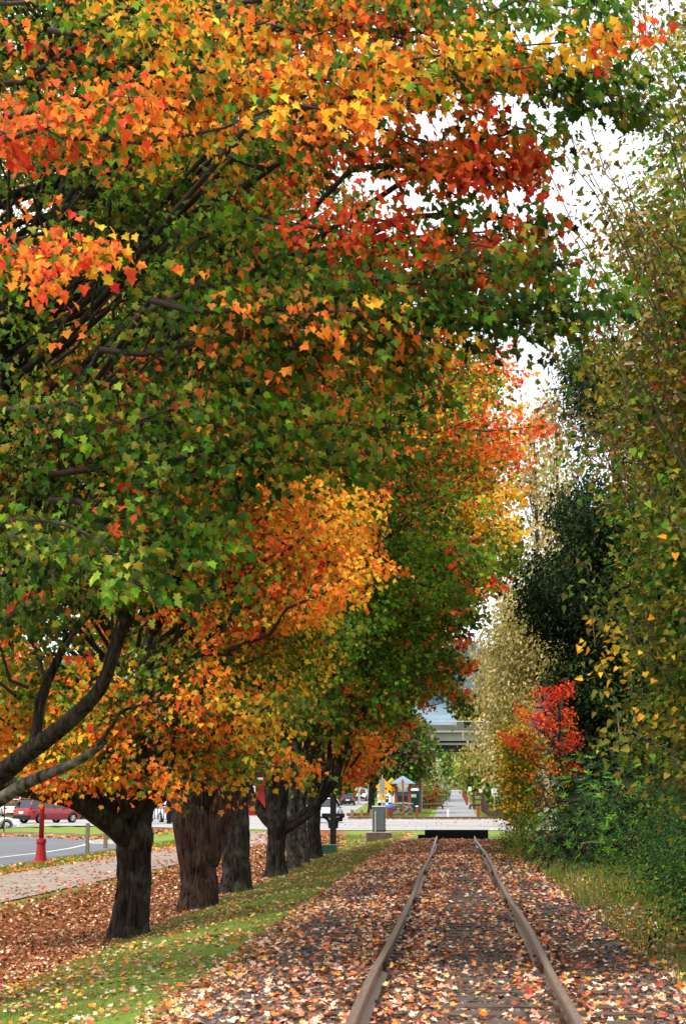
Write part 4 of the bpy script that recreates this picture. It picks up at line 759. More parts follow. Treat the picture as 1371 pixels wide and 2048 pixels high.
# trees closing the view behind the parking lot and the street
gq='green trees behind the parking lot and street'
for i,(px,D,top,w_,pal,lab) in enumerate([(-60,185,1330,150,'GD','dark green tree behind the parking lot at the left edge'),(30,176,1300,150,'GDy','tall green tree behind the two white parked cars'),(160,230,1290,170,'GD','dark tree far behind the low red building'),(110,190,1340,150,'GGE','green tree behind the parked red car'),(250,200,1360,140,'DG','dark tree behind the forking maple'),(400,190,1340,150,'GDy','green tree behind the twisted maple trunk'),(520,200,1350,140,'GD','shaded tree behind the third and fourth maples'),(640,230,1400,90,'DGy','green tree left of the street where the black car drives'),(700,330,1440,60,'ROB','red leaved tree far down the left side of the street'),(770,300,1430,70,'GD','dark tree behind the orange warning signs'),(820,260,1440,60,'GDH','tree behind the kiosk roof')]):
    farTree('street_tree',px,D,lab,'tree',pal,[(px-w_/2,1592),(px-w_*.55,1500),(px-w_*.3,top+40),(px,top),(px+w_*.3,top+40),(px+w_*.55,1500),(px+w_/2,1592)],46,.5,100+i,gq,wd=2.2,spread=.8,ncl=24)
# conifers and broadleaf mass on the right beyond the hedge
for i,(px,D,top,w_,pal,lab) in enumerate([(1240,70,1000,200,'GD','dark tree behind the rhododendrons and the shingled roof'),(1380,60,700,240,'GDL','tall green tree behind the cottonwoods at the right edge'),(1150,140,1230,150,'GDH','green tree between the tan cottonwood and the evergreen')]):
    farTree('background_tree',px,D,lab,'tree',pal,[(px-w_/2,1610),(px-w_*.5,1400),(px-w_*.35,top+120),(px,top),(px+w_*.35,top+120),(px+w_*.5,1400),(px+w_/2,1610)],90,.2 if D<100 else .34,120+i,None,wd=1.5,spread=.4 if D<100 else .6,ncl=30)
# ================================================================== VEHICLES
def car(name, label, cat, loc, rz, paint_, L=4.6, W=1.82, Hh=1.66, kind='suv', lit=False, group=None, clad=None):
    """front towards local +Y"""
    root = empty(name, loc, rz, label, cat, group)
    h2=L/2; belt = Hh*.6; zb=.24
    ys = [-h2,-h2+.06,-h2+.25,-h2*.55,0,h2*.45,h2*.72,h2-.16,h2-.03,h2]
    bl = {'suv':[.80,.98,1.0,1.0,1.0,.98,.92,.80,.72,.60]}['suv']; ww = [.80,.90,.97,1,1,1,.98,.92,.84,.72]
    V=[];ring=[]
    for y,b,w_ in zip(ys,bl,ww):
        hw=W/2*w_; z1=belt*b
        lower = zb+(.12 if abs(y)>h2-.1 else 0)
        pts=[(hw*.88,lower),(hw*.98,lower+.14),(hw,z1*.6),(hw*.985,z1*.86),(hw*.92,z1),(hw*.5,z1+.025)]
        pts = pts+[(-a,z) for a,z in pts[::-1]]; ring=len(pts); V += [(a,y,z) for a,z in pts]
    fs=[(i*ring+j,i*ring+(j+1)%ring,(i+1)*ring+(j+1)%ring,(i+1)*ring+j) for i in range(len(ys)-1) for j in range(ring)]+[tuple(range(ring)),tuple(range(len(V)-1,len(V)-ring-1,-1))]
    mb=MB(); mb.add(V,fs); mb.build('body',paint_,root,bevel=.02,smooth=True)
    # glasshouse
    yb0,yb1 = -h2+.1,h2*.45; yt0,yt1=-h2+.42,h2*.12; wb,wt=W/2*.93,W/2*.72; zt=Hh-.06
    Vg=[(-wb,yb0,belt-.02),(wb,yb0,belt-.02),(wb,yb1,belt-.04),(-wb,yb1,belt-.04),(-wt,yt0,zt),(wt,yt0,zt),(wt,yt1,zt),(-wt,yt1,zt)]
    mb=MB(); mb.add(Vg,[(3,2,1,0),(4,5,6,7),(0,1,5,4),(1,2,6,5),(2,3,7,6),(3,0,4,7)]); mb.build('windows',M['glass'],root,bevel=.03)
    mb=MB()
    for a,b in ((0,4),(1,5),(2,6),(3,7)): mb.tube([Vg[a],Vg[b]],[.055,.045],8)
    for s_ in (-1,1):
        for q,t in ((.33,.36),(.66,.68)):
            y0=yb0+(yb1-yb0)*q; y1=yt0+(yt1-yt0)*t; mb.tube([(s_*wb,y0,belt-.02),(s_*wt,y1,zt)],.035,6)
    n=6; Vr=[]
    for (y,hw,z) in ((yt0-.08,wt*.85,zt),(yt0+.1,wt*1.03,zt+.035),((yt0+yt1)/2,wt*1.04,zt+.06),(yt1-.1,wt*1.02,zt+.035),(yt1+.06,wt*.86,zt)):
        for k in range(n+1): u=-1+2*k/n; Vr.append((u*hw,y,z+.03*(1-u*u)))
    for (y,hw,z) in ((yt0-.08,wt*.85,zt-.05),(yt1+.06,wt*.86,zt-.05)):
        for k in range(n+1): u=-1+2*k/n; Vr.append((u*hw,y,z))
    m_=n+1; fr=[(i*m_+k,i*m_+k+1,(i+1)*m_+k+1,(i+1)*m_+k) for i in range(4) for k in range(n)]
    mb.add(Vr,fr); mb.build('roof',paint_,root,smooth=True)
    mb=MB(); 
    for s_ in (-1,1): mb.tube([(s_*wt*.92,yt0+.1,zt+.09),(s_*wt*.94,(yt0+yt1)/2,zt+.12),(s_*wt*.92,yt1-.1,zt+.09)],.018,6)
    mb.build('roof_rail',M['trim'],root)
    mb=MB(); mb.box((0,-h2+.02,.42),(W*.92,.22,.3),taper=.97); mb.build('rear_bumper',clad or paint_,root,bevel=.05)
    mb=MB(); mb.box((0,h2-.06,.42),(W*.86,.24,.32),taper=.95); mb.build('front_bumper',clad or paint_,root,bevel=.05)
    mb=MB(); mb.box((0,-h2-.1,.33),(W*.7,.04,.1)); mb.build('diffuser',M['trim'],root,bevel=.01)
    mb=MB(); mb.box((0,h2+.01,.6),(W*.5,.06,.16)); mb.build('grille',M['trim'],root,bevel=.01)
    for s_ in (-1,1):
        mb=MB(); mb.box((s_*W*.39,-h2+.05,belt*.83),(W*.17,.16,.17),taper=.9); mb.build('tail_lamp',M['lamp_red'],root,bevel=.03)
        mb=MB(); mb.box((s_*W*.33,h2-.06,.68),(W*.2,.2,.15),taper=.9); mb.build('headlamp',M['lamp_amb'] if lit else M['plate'],root,bevel=.03)
        mb=MB(); mb.box((s_*(W/2+.06),yb1-.25,belt+.05),(.18,.1,.13)); mb.build('mirror',paint_,root,bevel=.03)
    mb=MB(); mb.box((0,-h2-.015,belt*.72),(.46,.03,.16)); mb.build('number_plate',M['plate'],root,bevel=.004)
    mb=MB(); mb.tube([(-wb*.5,-h2+.2,belt+.12),(0,-h2+.19,belt+.18)],.012,5); mb.build('wiper',M['black'],root)
    for s_ in (-1,1):
        for y in (-h2*.6,h2*.62):
            wx=s_*(W/2-.1); mb=MB(); r=.35
            prof_=[(.22,-.1),(.31,-.115),(.345,-.09),(.35,0),(.345,.09),(.31,.115),(.22,.1)]; n=24; Vt=[(wx+z,y+a*math.cos(2*math.pi*j/n),.35+a*math.sin(2*math.pi*j/n)) for a,z in prof_ for j in range(n)]
            mb.add(Vt,[(i*n+j,i*n+(j+1)%n,(i+1)*n+(j+1)%n,(i+1)*n+j) for i in range(len(prof_)-1) for j in range(n)]); w_=mb.build('wheel',M['rubber'],root,smooth=True)
            mb=MB(); mb.tube([(wx+s_*.02,y,.35),(wx+s_*.09,y,.35)],[.06,.05],10)
            for k in range(6):
                a=k*math.pi/3; mb.tube([(wx+s_*.085,y,.35),(wx+s_*.09,y+.22*math.cos(a),.35+.22*math.sin(a))],[.035,.045],5)
            Vt=[(wx+s_*z,y+a*math.cos(2*math.pi*j/n),.35+a*math.sin(2*math.pi*j/n)) for a,z in ((.2,.06),(.235,.1),(.245,.08)) for j in range(n)]
            mb.add(Vt,[(i*n+j,i*n+(j+1)%n,(i+1)*n+(j+1)%n,(i+1)*n+j) for i in range(2) for j in range(n)]); mb.build('rim',M['alloy'],w_)
    # dark wheel arches
    mb=MB()
    for s_ in (-1,1):
        for y in (-h2*.6,h2*.62):
            pts=[(s_*(W/2-.01),y+.41*math.cos(a),.35+.41*math.sin(a)) for a in np.linspace(0,math.pi,11)]; mb.tube(pts,.03,6)
    mb.build('wheel_arch',M['trim'],root)
    return root
def gz(px,D,dz=0): g=G(px,D); return (g[0],g[1],g[2]+dz)
car('parked_car','dark red crossover with alloy wheels parked beyond the bend at the left','car',gz(97,126),math.radians(-38),M['car_red'],4.7,1.9,1.72,clad=M['trim'],group=None)
car('parked_car','white car cut off by the left edge of the picture','car',gz(-28,121),math.radians(-70),M['car_white'],4.3,1.76,1.5)
car('parked_car','white car parked behind the red crossover at the far left','car',gz(22,160),math.radians(20),M['car_white'],4.4,1.8,1.55)
car('parked_car','silver wagon seen from behind between the last maple and the black post','car',gz(654,127,.1),math.radians(-2),M['car_silver'],4.6,1.84,1.62)
car('car','small black hatchback driving away down the street on the left','car',gz(695,222,.05),math.radians(3),M['car_black'],4.2,1.78,1.45)
car('car','white sport utility coming with its lamps lit behind the black hatchback','car',gz(722,262,.05),math.radians(176),M['car_white'],4.7,1.9,1.75,lit=True,clad=M['trim'])
car('parked_car','silver car with a red lamp glimpsed between the two nearest trunks','car',gz(335,131),math.radians(25),M['car_silver'],4.6,1.84,1.6)
car('parked_car','red car mostly hidden behind the forked limbs of the nearest trunk','car',gz(185,150),math.radians(80),M['car_red'],4.5,1.82,1.6)
# ================================================================== STREET FURNITURE
def lamp_post(px,D,label,s=1.0):
    x,y,z=gz(px,D,-.02); root=empty('street_lamp',(x,y,z),0,label,'lamp post','red iron lamp posts along the sidewalk')
    fl=lambda r,zz,j:1+(.035*math.cos(j*2*math.pi/3) if .16<zz<.72 else 0)
    MB().lathe([(.24,0),(.25,.04),(.235,.1),(.2,.13),(.2,.17),(.172,.3),(.15,.5),(.14,.68),(.165,.71),(.17,.74),(.16,.84),(.11,.86)],36,flute=fl).build('base',M['red'],root)
    MB().lathe([(.085,.85),(.08,2.0),(.07,3.6),(.05,3.62)],20).build('pole',M['red'],root,smooth=True)
    MB().lathe([(.12,3.6),(.16,3.66),(.08,3.74),(.1,3.8)],16).build('collar',M['red'],root)
    MB().lathe([(.1,3.8),(.2,3.95),(.24,4.12),(.2,4.28),(.08,4.38)],18).build('globe',M['white'],root,smooth=True)
lamp_post(85,60.5,'tall red fluted lamp post on the grass verge at the left of the forked maple')
lamp_post(301,86,'red lamp post farther back, half hidden behind the nearest maple trunk')
def post(name,label,cat,px,D,h,w,m,group=None,cap=None):
    x,y,z=gz(px,D,-.05); mb=MB(); mb.box((0,0,h/2),(w,w,h),taper=.96); 
    if cap:
        root=empty(name,(x,y,z),0,label,cat,group); mb.build('shaft',m,root,bevel=.01); c=MB(); c.box((0,0,h+.03),(w*1.15,w*1.15,.07),taper=.7); c.build('cap',cap,root,bevel=.01); return root
    o=mb.build(name,m,None,bevel=.01,loc=(x,y,z)); return tag(o,label,cat,group)
post('marker_post','thin grey wooden post at the verge between the red lamp post and the trunk','wooden post',177,73,1.25,.15,M['wood'],'grey wooden posts on the verge')
post('marker_post','short grey wooden post right against the forked trunk','wooden post',213,80,.72,.16,M['wood'],'grey wooden posts on the verge')
x,y,z=gz(10,114); root=empty('sign_post',(x,y,z),0,'thin dark steel sign post beyond the bend at the left edge','sign post'); MB().tube([(0,0,-.1),(0,0,2.7)],.04,8).build('pole',M['trim'],root); MB().box((0,-.05,2.45),(.45,.02,.6)).build('sign_panel',M['signback'],root)
# black bracketed post
x,y,z=gz(666,84,-.05); root=empty('bracket_post',(x,y,z),0,'black timber post with brackets and a bar standing in for the bumper shadow behind the green utility box','post'); zt=P(666,1590,84)[2]-z; za=P(666,1630,84)[2]-z
MB().box((0,0,zt/2),(.27,.27,zt)).build('shaft',M['black_timber'],root,bevel=.01)
MB().box((0,0,za),(1.05,.2,.14)).build('bumper_shadow_bar',M['black_timber'],root,bevel=.01)  # bar put in for the dark band of car bumper and shadow
for s_ in (-1,1): MB().tube([(s_*.13,0,za-.6),(s_*.17,0,za-.3),(s_*.32,0,za-.14),(s_*.5,0,za-.05)],[.09,.08,.07,.06],8).build('bracket',M['black_timber'],root)
# green utility box
x,y,z=gz(658,78,-.03); root=empty('utility_box',(x,y,z),math.radians(-6),'low green ribbed utility box on the grass beside the last maple','utility box')
mb=MB(); mb.box((0,0,.2),(.68,.5,.4),taper=.97); mb.build('housing',M['green'],root,bevel=.015)
mb=MB()
for k in range(7): mb.box((0,-.255,.05+k*.048),(.66,.02,.02))
mb.build('louvres',M['green'],root); MB().box((0,0,.425),(.73,.56,.06),taper=.95).build('lid',M['green'],root,bevel=.012)
# signal cabinet on plinth
x,y,z=gz(757,88,-.1); root=empty('signal_cabinet',(x,y,z),math.radians(4),'grey metal signal cabinet with a white topped lid on a square concrete plinth','cabinet')
MB().box((0,0,.2),(1.2,1.0,.5)).build('plinth',M['dkconc'],root,bevel=.02); MB().box((0,0,.475),(1.22,1.02,.05)).build('plinth_cap',M['concrete'],root,bevel=.01)
MB().box((0,0,1.09),(.62,.5,1.18)).build('housing',M['grey'],root,bevel=.015); MB().box((.0,-.26,1.09),(.54,.02,1.08)).build('door',M['grey'],root,bevel=.006)
MB().box((0,0,1.71),(.68,.56,.06),taper=.93).build('lid',M['ltgrey'],root,bevel=.01)
MB().tube([(-.17,-.31,.52),(-.17,-.31,1.48)],.035,8).build('conduit',M['ltgrey'],root)
mb=MB()
for s_ in (-1,1):
    for k in range(6): mb.box((s_*.325,-.1,.62+k*.19),(.03,.08,.07))
mb.build('hinge',M['ltgrey'],root,bevel=.004)
MB().box((0,-.29,1.05),(.5,.012,.9)).build('door_panel',M['grey'],root)
# low wooden barrier
x0=G(698,160);x1=G(742,160); root=empty('wooden_barrier',(x0[0],x0[1],x0[2]),0,'low wooden vehicle barrier with stubby posts beside the corner tree','barrier')
Lb=x1[0]-x0[0]
for k in range(3): MB().box((.25+k*.85,0,.3),(.28,.28,.68)).build('post',M['wood'],root,bevel=.02)
MB().box((Lb/2-.15,.16,.22),(Lb+.2,.12,.26)).build('rail',M['redwood'],root,bevel=.01)
# bollards
post('bollard','red brown bollard with a white cap at the left of the trail mouth','bollard',833,155,1.05,.24,M['redwood'],'bollards across the trail mouth',M['white'])
post('bollard','plain dark red bollard at the right of the trail mouth','bollard',955.5,155,.95,.27,M['redwood'],'bollards across the trail mouth',M['redwood'])
post('bollard','slim white bollard with a red top in the middle of the trail mouth','bollard',895,155,.9,.14,M['white'],'bollards across the trail mouth',M['red'])
# signs
def diamond(root,name,w,z,m,y=-.04,mk=None,s=True):
    h=w/2**.5; o=MB().prism([(0,-h),(h,0),(0,h),(-h,0)],.012,'y',(0,y,z)).build(name,m,root,bevel=.003); return o
x,y,z=gz(805,153.3,-.05); root=empty('road_sign',(x,y,z),0,'grey back of a diamond sign on a leaning red brown wooden post before the kiosk','road sign'); 
MB().tube([(.06,0,0),(-.02,0,3.35)],.075,4).build('post',M['redwood'],root); diamond(root,'sign_panel',.76,2.82,M['signback'],-.09); MB().tube([(.06,-.12,0),(-.02,-.12,3.35)],.07,4).build('post_face',M['redwood'],root)
def yellowsign(px,D,ztop,w,label,txt,sub=None,name='warning_sign',rz=0):
    x,y,z=gz(px,D); root=empty(name,(x,y,z),rz,label,'warning sign','yellow warning signs near the corner'); zt=P(px,ztop,D)[2]-z; h=w/2**.5
    MB().tube([(0,.03,-.1),(0,.03,zt-.1)],.035,8).build('post',M['ltgrey'],root); diamond(root,'sign_panel',w,zt-h,M['yellow'],-.01)
    if txt:
        for i,t in enumerate(txt): text_mesh('lettering',t,w*.2,M['black'],root,(0,-.022,zt-h+w*.14-i*w*.24))
    return root,zt,h
yellowsign(783,166,1555,.95,'orange yellow diamond sign reading SPEED HUMP rising beside the kiosk roof',['SPEED','HUMP'])
r_,zt,h=yellowsign(767,162,1557,1.05,'orange yellow diamond sign turned away behind the grey signal cabinet',[],rz=math.radians(14))
MB().prism([(-.28,-.2),(.28,-.2),(.28,-.08),(-.28,-.08)],.01,'y',(0,-.03,zt-h)).build('symbol',M['black'],r_)
x,y,z=gz(764,160); root=empty('speed_sign',(x,y,z),math.radians(8),'small yellow plate reading 15 MPH on a steel post behind the cabinet','speed sign'); z15=P(764,1594,160)[2]-z
MB().tube([(0,.03,-.1),(0,.03,z15+1.9)],.04,8).build('post',M['ltgrey'],root); MB().box((0,-.02,z15),(.55,.015,.55)).build('sign_panel',M['yellow'],root,bevel=.003)
text_mesh('lettering','15',.36,M['black'],root,(0,-.032,z15+.07)); text_mesh('lettering','MPH',.13,M['black'],root,(0,-.032,z15-.18))
x,y,z=gz(764,150.2); root=empty('road_sign',(x,y,z),math.radians(62),'tall grey narrow sign seen nearly edge on above the signal cabinet','road sign'); zt=P(764,1560,150)[2]-z
MB().tube([(0,.04,-.1),(0,.04,zt)],.045,8).build('post',M['ltgrey'],root); MB().box((0,0,zt-.55),(.9,.02,1.15)).build('sign_panel',M['signback'],root,bevel=.004)
x,y,z=gz(773,156); root=empty('trail_sign',(x,y,z),0,'small green and white sign on a short post next to the blue topped bin','sign'); MB().box((0,0,.7),(.13,.13,1.4)).build('post',M['wood'],root); zz=P(773,1599,156)[2]-z
MB().box((-.0,-.09,zz),(.28,.02,.55)).build('green_panel',M['dkgreen'],root); MB().box((0,-.105,zz-.38),(.26,.02,.25)).build('white_panel',M['white'],root); MB().box((0,-.105,zz+.1),(.14,.01,.1),rz=0).build('arrow_mark',M['white'],root)
# litter bin
x,y,z=gz(779,154.5,-.03); root=empty('litter_bin',(x,y,z),0,'orange slatted wooden litter bin with a round blue plastic top','litter bin')
for k in range(10):
    a=k*math.pi/5; MB().box((.24*math.cos(a),.24*math.sin(a),.42),(.045,.12,.84),rz=a).build('slat',M['redwood'],root,bevel=.006)
MB().lathe([(.2,.05),(.2,.86)],14).build('liner',M['black'],root); MB().lathe([(.27,.86),(.28,.93),(.26,1.05),(.2,1.17),(.1,1.24),(.01,1.26)],18).build('lid',M['blue'],root,smooth=True)
# information kiosk
def kiosk():
    x,y,z=gz(805,166,-.05); root=empty('information_kiosk',(x,y,z),0,'timber information kiosk with a pale blue hipped roof on a river stone base','kiosk')
    MB().box((0,0,.55),(1.66,1.2,1.1)).build('base_core',M['dkconc'],root)
    r=random.Random(4); mb=MB()
    for k in range(150):
        face=r.random(); s_=r.uniform(.07,.13); zz=r.uniform(.08,1.05)
        c=(r.uniform(-.8,.8),-.6,zz) if face<.6 else ((.83 if face<.8 else -.83),r.uniform(-.55,.55),zz)
        n=8; prof_=[(s_*math.sin(t),s_*math.cos(t)) for t in (.05,.6,1.2,1.9,2.5,3.09)]
        mb.lathe([(a*r.uniform(.85,1.1),b*.8) for a,b in prof_],n,c)
    st=mb.build('stonework',None,root,smooth=True)
    m=mat('river stones',(120,110,96),.8,noise=.55,nscale=3.2,detail=1); st.data.materials.append(m)
    MB().box((0,0,1.14),(1.84,1.36,.09)).build('ledge',M['concrete'],root,bevel=.02)
    for sx in (-1,1):
        for sy in (-1,1): MB().box((sx*.62,sy*.42,1.98),(.24,.2,1.62)).build('post',M['redwood'],root,bevel=.01)
    MB().box((0,0,2.02),(1.0,.08,1.55)).build('display_board',M['pane'],root); MB().box((0,-.06,2.45),(.92,.02,.5)).build('notice',M['paper'],root); MB().box((0,-.06,1.55),(.85,.02,.5)).build('poster',M['dkwood'],root)
    MB().box((0,0,2.86),(1.95,1.5,.16)).build('roof_beam',M['redwood'],root,bevel=.01)
    e=1.2; f=.95; zt=3.62; z0=2.95
    Vv=[(-e,-f,z0),(e,-f,z0),(e,f,z0),(-e,f,z0),(-.12,0,zt),(.12,0,zt),(-e,-f,z0-.06),(e,-f,z0-.06),(e,f,z0-.06),(-e,f,z0-.06)]
    MB().add(Vv,[(0,1,5,4),(1,2,5),(2,3,4,5),(3,0,4),(9,8,7,6),(0,6,7,1),(1,7,8,2),(2,8,9,3),(3,9,6,0)]).build('roof',M['roofblue'],root)
    mb=MB()
    for a,b in ((0,4),(1,5),(2,5),(3,4)): mb.tube([Vv[a],Vv[b]],.035,6)
    mb.build('ridge_cap',M['bdark'],root)
kiosk()
x,y,z=gz(829,182,.0); root=empty('toilet_cabin',(x,y,z),math.radians(5),'dark green portable toilet cabin with a pale domed roof right of the kiosk','toilet cabin')
MB().box((0,0,1.05),(1.1,1.1,2.1)).build('wall',M['dkgreen'],root,bevel=.03); MB().box((-.05,-.56,1.0),(.72,.03,1.8)).build('door',M['dkgreen'],root,bevel=.01); MB().box((-.15,-.585,1.62),(.5,.02,.3)).build('door_notice',M['paper'],root)
MB().lathe([(.8,2.1),(.78,2.18),(.6,2.27),(.3,2.33),(.02,2.35)],4).build('roof',M['white'],root,smooth=False).rotation_euler[2]=math.pi/4
MB().box((0,0,.05),(1.16,1.16,.14)).build('skid',M['black'],root)
# dark posts and small signs along the trail
x,y,z=gz(840,178); root=empty('utility_pole',(x,y,z),0,'grey wooden utility pole with a pale strip beside the toilet cabin','utility pole'); zt=P(840,1520,178)[2]-z; MB().lathe([(.17,-.1),(.15,zt*.5),(.12,zt)],10).build('pole',M['wood'],root); MB().box((.14,-.1,zt*.25),(.1,.1,zt*.5)).build('conduit',M['ltgrey'],root)
x,y,z=gz(874,205); root=empty('trail_post',(x,y,z),0,'thin post with a dark box on top at the left side of the trail','post'); zt=P(874,1571,205)[2]-z; MB().tube([(0,0,0),(0,0,zt)],.06,8).build('pole',M['redwood'],root); MB().box((0,0,zt-.2),(.28,.2,.42)).build('box',M['black_timber'],root,bevel=.02)
def logrow(label,pxa,pxb,D,n,h=.5):
    a=G(pxa,D); b=G(pxb,D); root=empty('log_rail_fence',a,0,label,'log fence','log fences beside the trail crossing'); d=b-a
    MB().tube([(0,0,h),(d[0]*.5,0,h+.03),(d[0],0,h+b[2]-a[2])],.13,8).build('rail',M['dkwood'],root)
    for k in range(n): q=k/(n-1); MB().tube([(d[0]*q,0,-.1),(d[0]*q,0,h-.02)],.11,8).build('post',M['dkwood'],root)
logrow('dark low log rail running left from the trail crossing to the toilet cabin',838,884,196,4); logrow('dark low log rail right of the trail crossing',939,957,196,3)
strip('crossing_band',[(-2.4,197),(2.6,197)],.9,M['dkconc'],.06); strip('crossing_band',[(-2.4,258),(2.6,258)],2.2,mat('pale crossing slab',(190,182,170),.9,noise=.2),.07)
mb=MB(); root=empty('picket_fence',gz(960,160),0,'dark weathered picket fence running back along the right of the trail','fence'); a=G(976,160); b=G(962,186); ox=np.array(root.location)
for k in range(15):
    p=a+(b-a)*k/14; mb=MB() if k==0 else mb; mb.box((p[0],p[1],p[2]+.55),(.12,.12,1.15))
mb.build('post',M['dkwood'],root,off=ox)
mb=MB()
for h in (.35,.7,1.02): mb.tube([a+np.array([0,0,h]),b+np.array([0,0,h])],.06,5)
mb.build('rail',M['dkwood'],root,off=ox)
root=empty('wooden_gate',gz(956,200),0,'tall dark wooden gate posts with cross rails beside the trail crossing','gate')
for q in (-.5,.5): MB().box((q,0,.9),(.3,.3,1.9)).build('post',M['dkwood'],root,bevel=.02)
for h in (.5,1.0,1.5): MB().box((0,-.02,h),(1.2,.1,.16)).build('rail',M['dkwood'],root)
x,y,z=gz(989,158,-.03); root=empty('stone_planter',(x,y,z),0,'brown timber planter box at the foot of the SPEED LIMIT 15 sign','planter'); MB().box((0,0,.3),(1.15,1.0,.66)).build('box',M['dkwood'],root,bevel=.02); MB().box((0,0,.66),(1.22,1.08,.07)).build('rim',M['wood'],root,bevel=.01); MB().box((0,0,.7),(1.0,.86,.05)).build('soil',M['soil'],root)
x,y,z=gz(988,157.2); root=empty('speed_sign',(x,y,z),0,'white SPEED LIMIT 15 sign on a steel post over the planter','speed sign'); zc=P(988,1585,157)[2]-z
MB().tube([(0,.03,.6),(0,.03,zc+.4)],.035,8).build('post',M['ltgrey'],root); MB().box((0,0,zc),(.5,.015,.64)).build('sign_panel',M['white'],root,bevel=.004)
for t,s_,dz in (('SPEED',.12,.22),('LIMIT',.12,.1),('15',.34,-.13)): text_mesh('lettering',t,s_,M['black'],root,(0,-.012,zc+dz))
for px,D,lab in ((939,240,'tiny white sign on a post farther along the right of the trail'),(961,215,'small white sign on a post among the bushes right of the trail')):
    x,y,z=gz(px,D); root=empty('trail_sign',(x,y,z),0,lab,'sign'); MB().box((0,0,.9),(.12,.12,1.9)).build('post',M['wood'],root); MB().box((0,-.08,1.9),(.42,.02,.55)).build('sign_panel',M['paper'],root)
def blkpost(px,D,h,label):
    x,y,z=gz(px,D); o=MB().box((0,0,h/2),(.3,.3,h)).build('trail_post',M['redwood'],None,bevel=.02,loc=(x,y,z)); tag(o,label,'post','red brown posts along the right of the trail')
for k in range(5): blkpost(933-2*k,225+k*22,1.1,['first','second','third','fourth','fifth'][k]+' of the red brown posts receding along the right of the trail')
# round railway warning sign, far street signs
x,y,z=gz(736,215); root=empty('railway_sign',(x,y,z),0,'small round yellow railway warning sign far down the street','warning sign'); zc=P(736,1564,215)[2]-z
MB().tube([(0,.03,0),(0,.03,zc)],.035,6).build('post',M['ltgrey'],root); o=MB().lathe([(.38,-.01),(.38,.01)],24).build('sign_panel',M['yellow'],root,loc=(0,0,zc)); o.rotation_euler=(math.pi/2,0,0)
for s_ in (-1,1): MB().box((0,-.025,zc),(.5,.012,.05)).build('cross_mark',M['black'],root)
x,y,z=gz(722,235); root=empty('street_sign',(x,y,z),0,'white lamp standard with a white rectangular sign above the sport utility','sign'); MB().tube([(-.3,0,0),(-.3,0,4.6)],.16,8).build('post',M['white'],root); MB().box((.35,-.03,4.2),(.95,.03,.5)).build('sign_panel',M['white'],root)
# trailer or white shed glimpsed behind the signs
x,y,z=gz(785,205); root=empty('white_shed',(x,y,z),0,'low white boarded shed behind the kiosk and the warning signs','shed')
MB().box((0,0,1.55),(3.4,2.5,1.9)).build('wall',M['white'],root,bevel=.02); MB().box((0,0,2.55),(3.7,2.8,.16)).build('roof',M['ltgrey'],root,bevel=.02); MB().box((0,.1,.3),(3.2,2.3,.65)).build('skirt',M['bdark'],root)
mb=MB()
for k in range(12): mb.box((-1.55+k*.28,-1.265,1.55),(.03,.03,1.85))
mb.build('batten',M['ltgrey'],root); MB().box((.9,-1.27,1.8),(.6,.04,.5)).build('window',M['glass'],root)
# gazebo frame & red building behind the parking
x,y,z=gz(337,121); root=empty('timber_shelter',(x,y,z),0,'dark timber shelter with braced posts beyond the two nearest trunks','shelter')
for q in (-1.0,.05,1.2): MB().box((q*1.3,0,1.7),(.28,.28,3.6)).build('post',M['black_timber'],root)
for a,b in ((-1.3,-.55),(.1,-.6),(.1,.9),(1.5,.95)): MB().tube([(a,0,2.3),(b,0,3.35)],.1,6).build('brace',M['black_timber'],root)
MB().box((0,0,3.5),(4.6,3,.3)).build('roof',M['black_timber'],root,bevel=.03); MB().box((0,-.05,1.25),(3.2,.08,.1)).build('handrail',M['black_timber'],root)
mb=MB()
for k in range(16): mb.box((-1.5+k*.2,-.05,.75),(.04,.04,.95))
mb.build('baluster',M['black_timber'],root)
x,y,z=gz(200,168); root=empty('red_building',(x,y,z),0,'low dark red building with white trim behind the parked cars','building')
MB().box((0,0,1.9),(34,6,3.8)).build('wall',M['dkred'],root); MB().box((0,-.3,4.0),(35,7.4,.35)).build('roof',M['roofbr'],root,bevel=.03)
for k in range(8):
    w_=MB().box((-14+k*4,-3.03,1.9),(1.7,.08,1.5)).build('window',M['white'],root); MB().box((-14+k*4,-3.09,1.9),(1.45,.05,1.25)).build('pane',M['glass'],w_)
MB().box((0,-3.06,3.3),(34,.1,.22)).build('trim_board',M['white'],root)
# shingled house on the right
x,y,z=gz(1225,80); root=empty('shingled_house',(x,y,z),0,'house with red brown shingled roof glimpsed behind the dark evergreen','house')
w0=9.0;zt=P(1225,1375,80)[2]-z; ze=P(1225,1480,80)[2]-z
MB().box((1.5,3,ze/2),(w0,6,ze)).build('wall',M['wall'],root)
MB().add([(-3.8,-.6,ze-.1),(6.8,-.6,ze-.1),(6.8,6.6,ze-.1),(-3.8,6.6,ze-.1),(-2.6,3,zt+.6),(5.6,3,zt+.6)],[(0,1,5,4),(1,2,5),(2,3,4,5),(3,0,4),(3,2,1,0)]).build('roof',M['roofbr'],root)
for q in (-1.5,2,4.5):
    w_=MB().box((q,-.03,ze*.5),(1.2,.08,1.3)).build('window',M['white'],root); MB().box((q,-.09,ze*.5),(1.0,.05,1.1)).build('pane',M['glass'],w_)
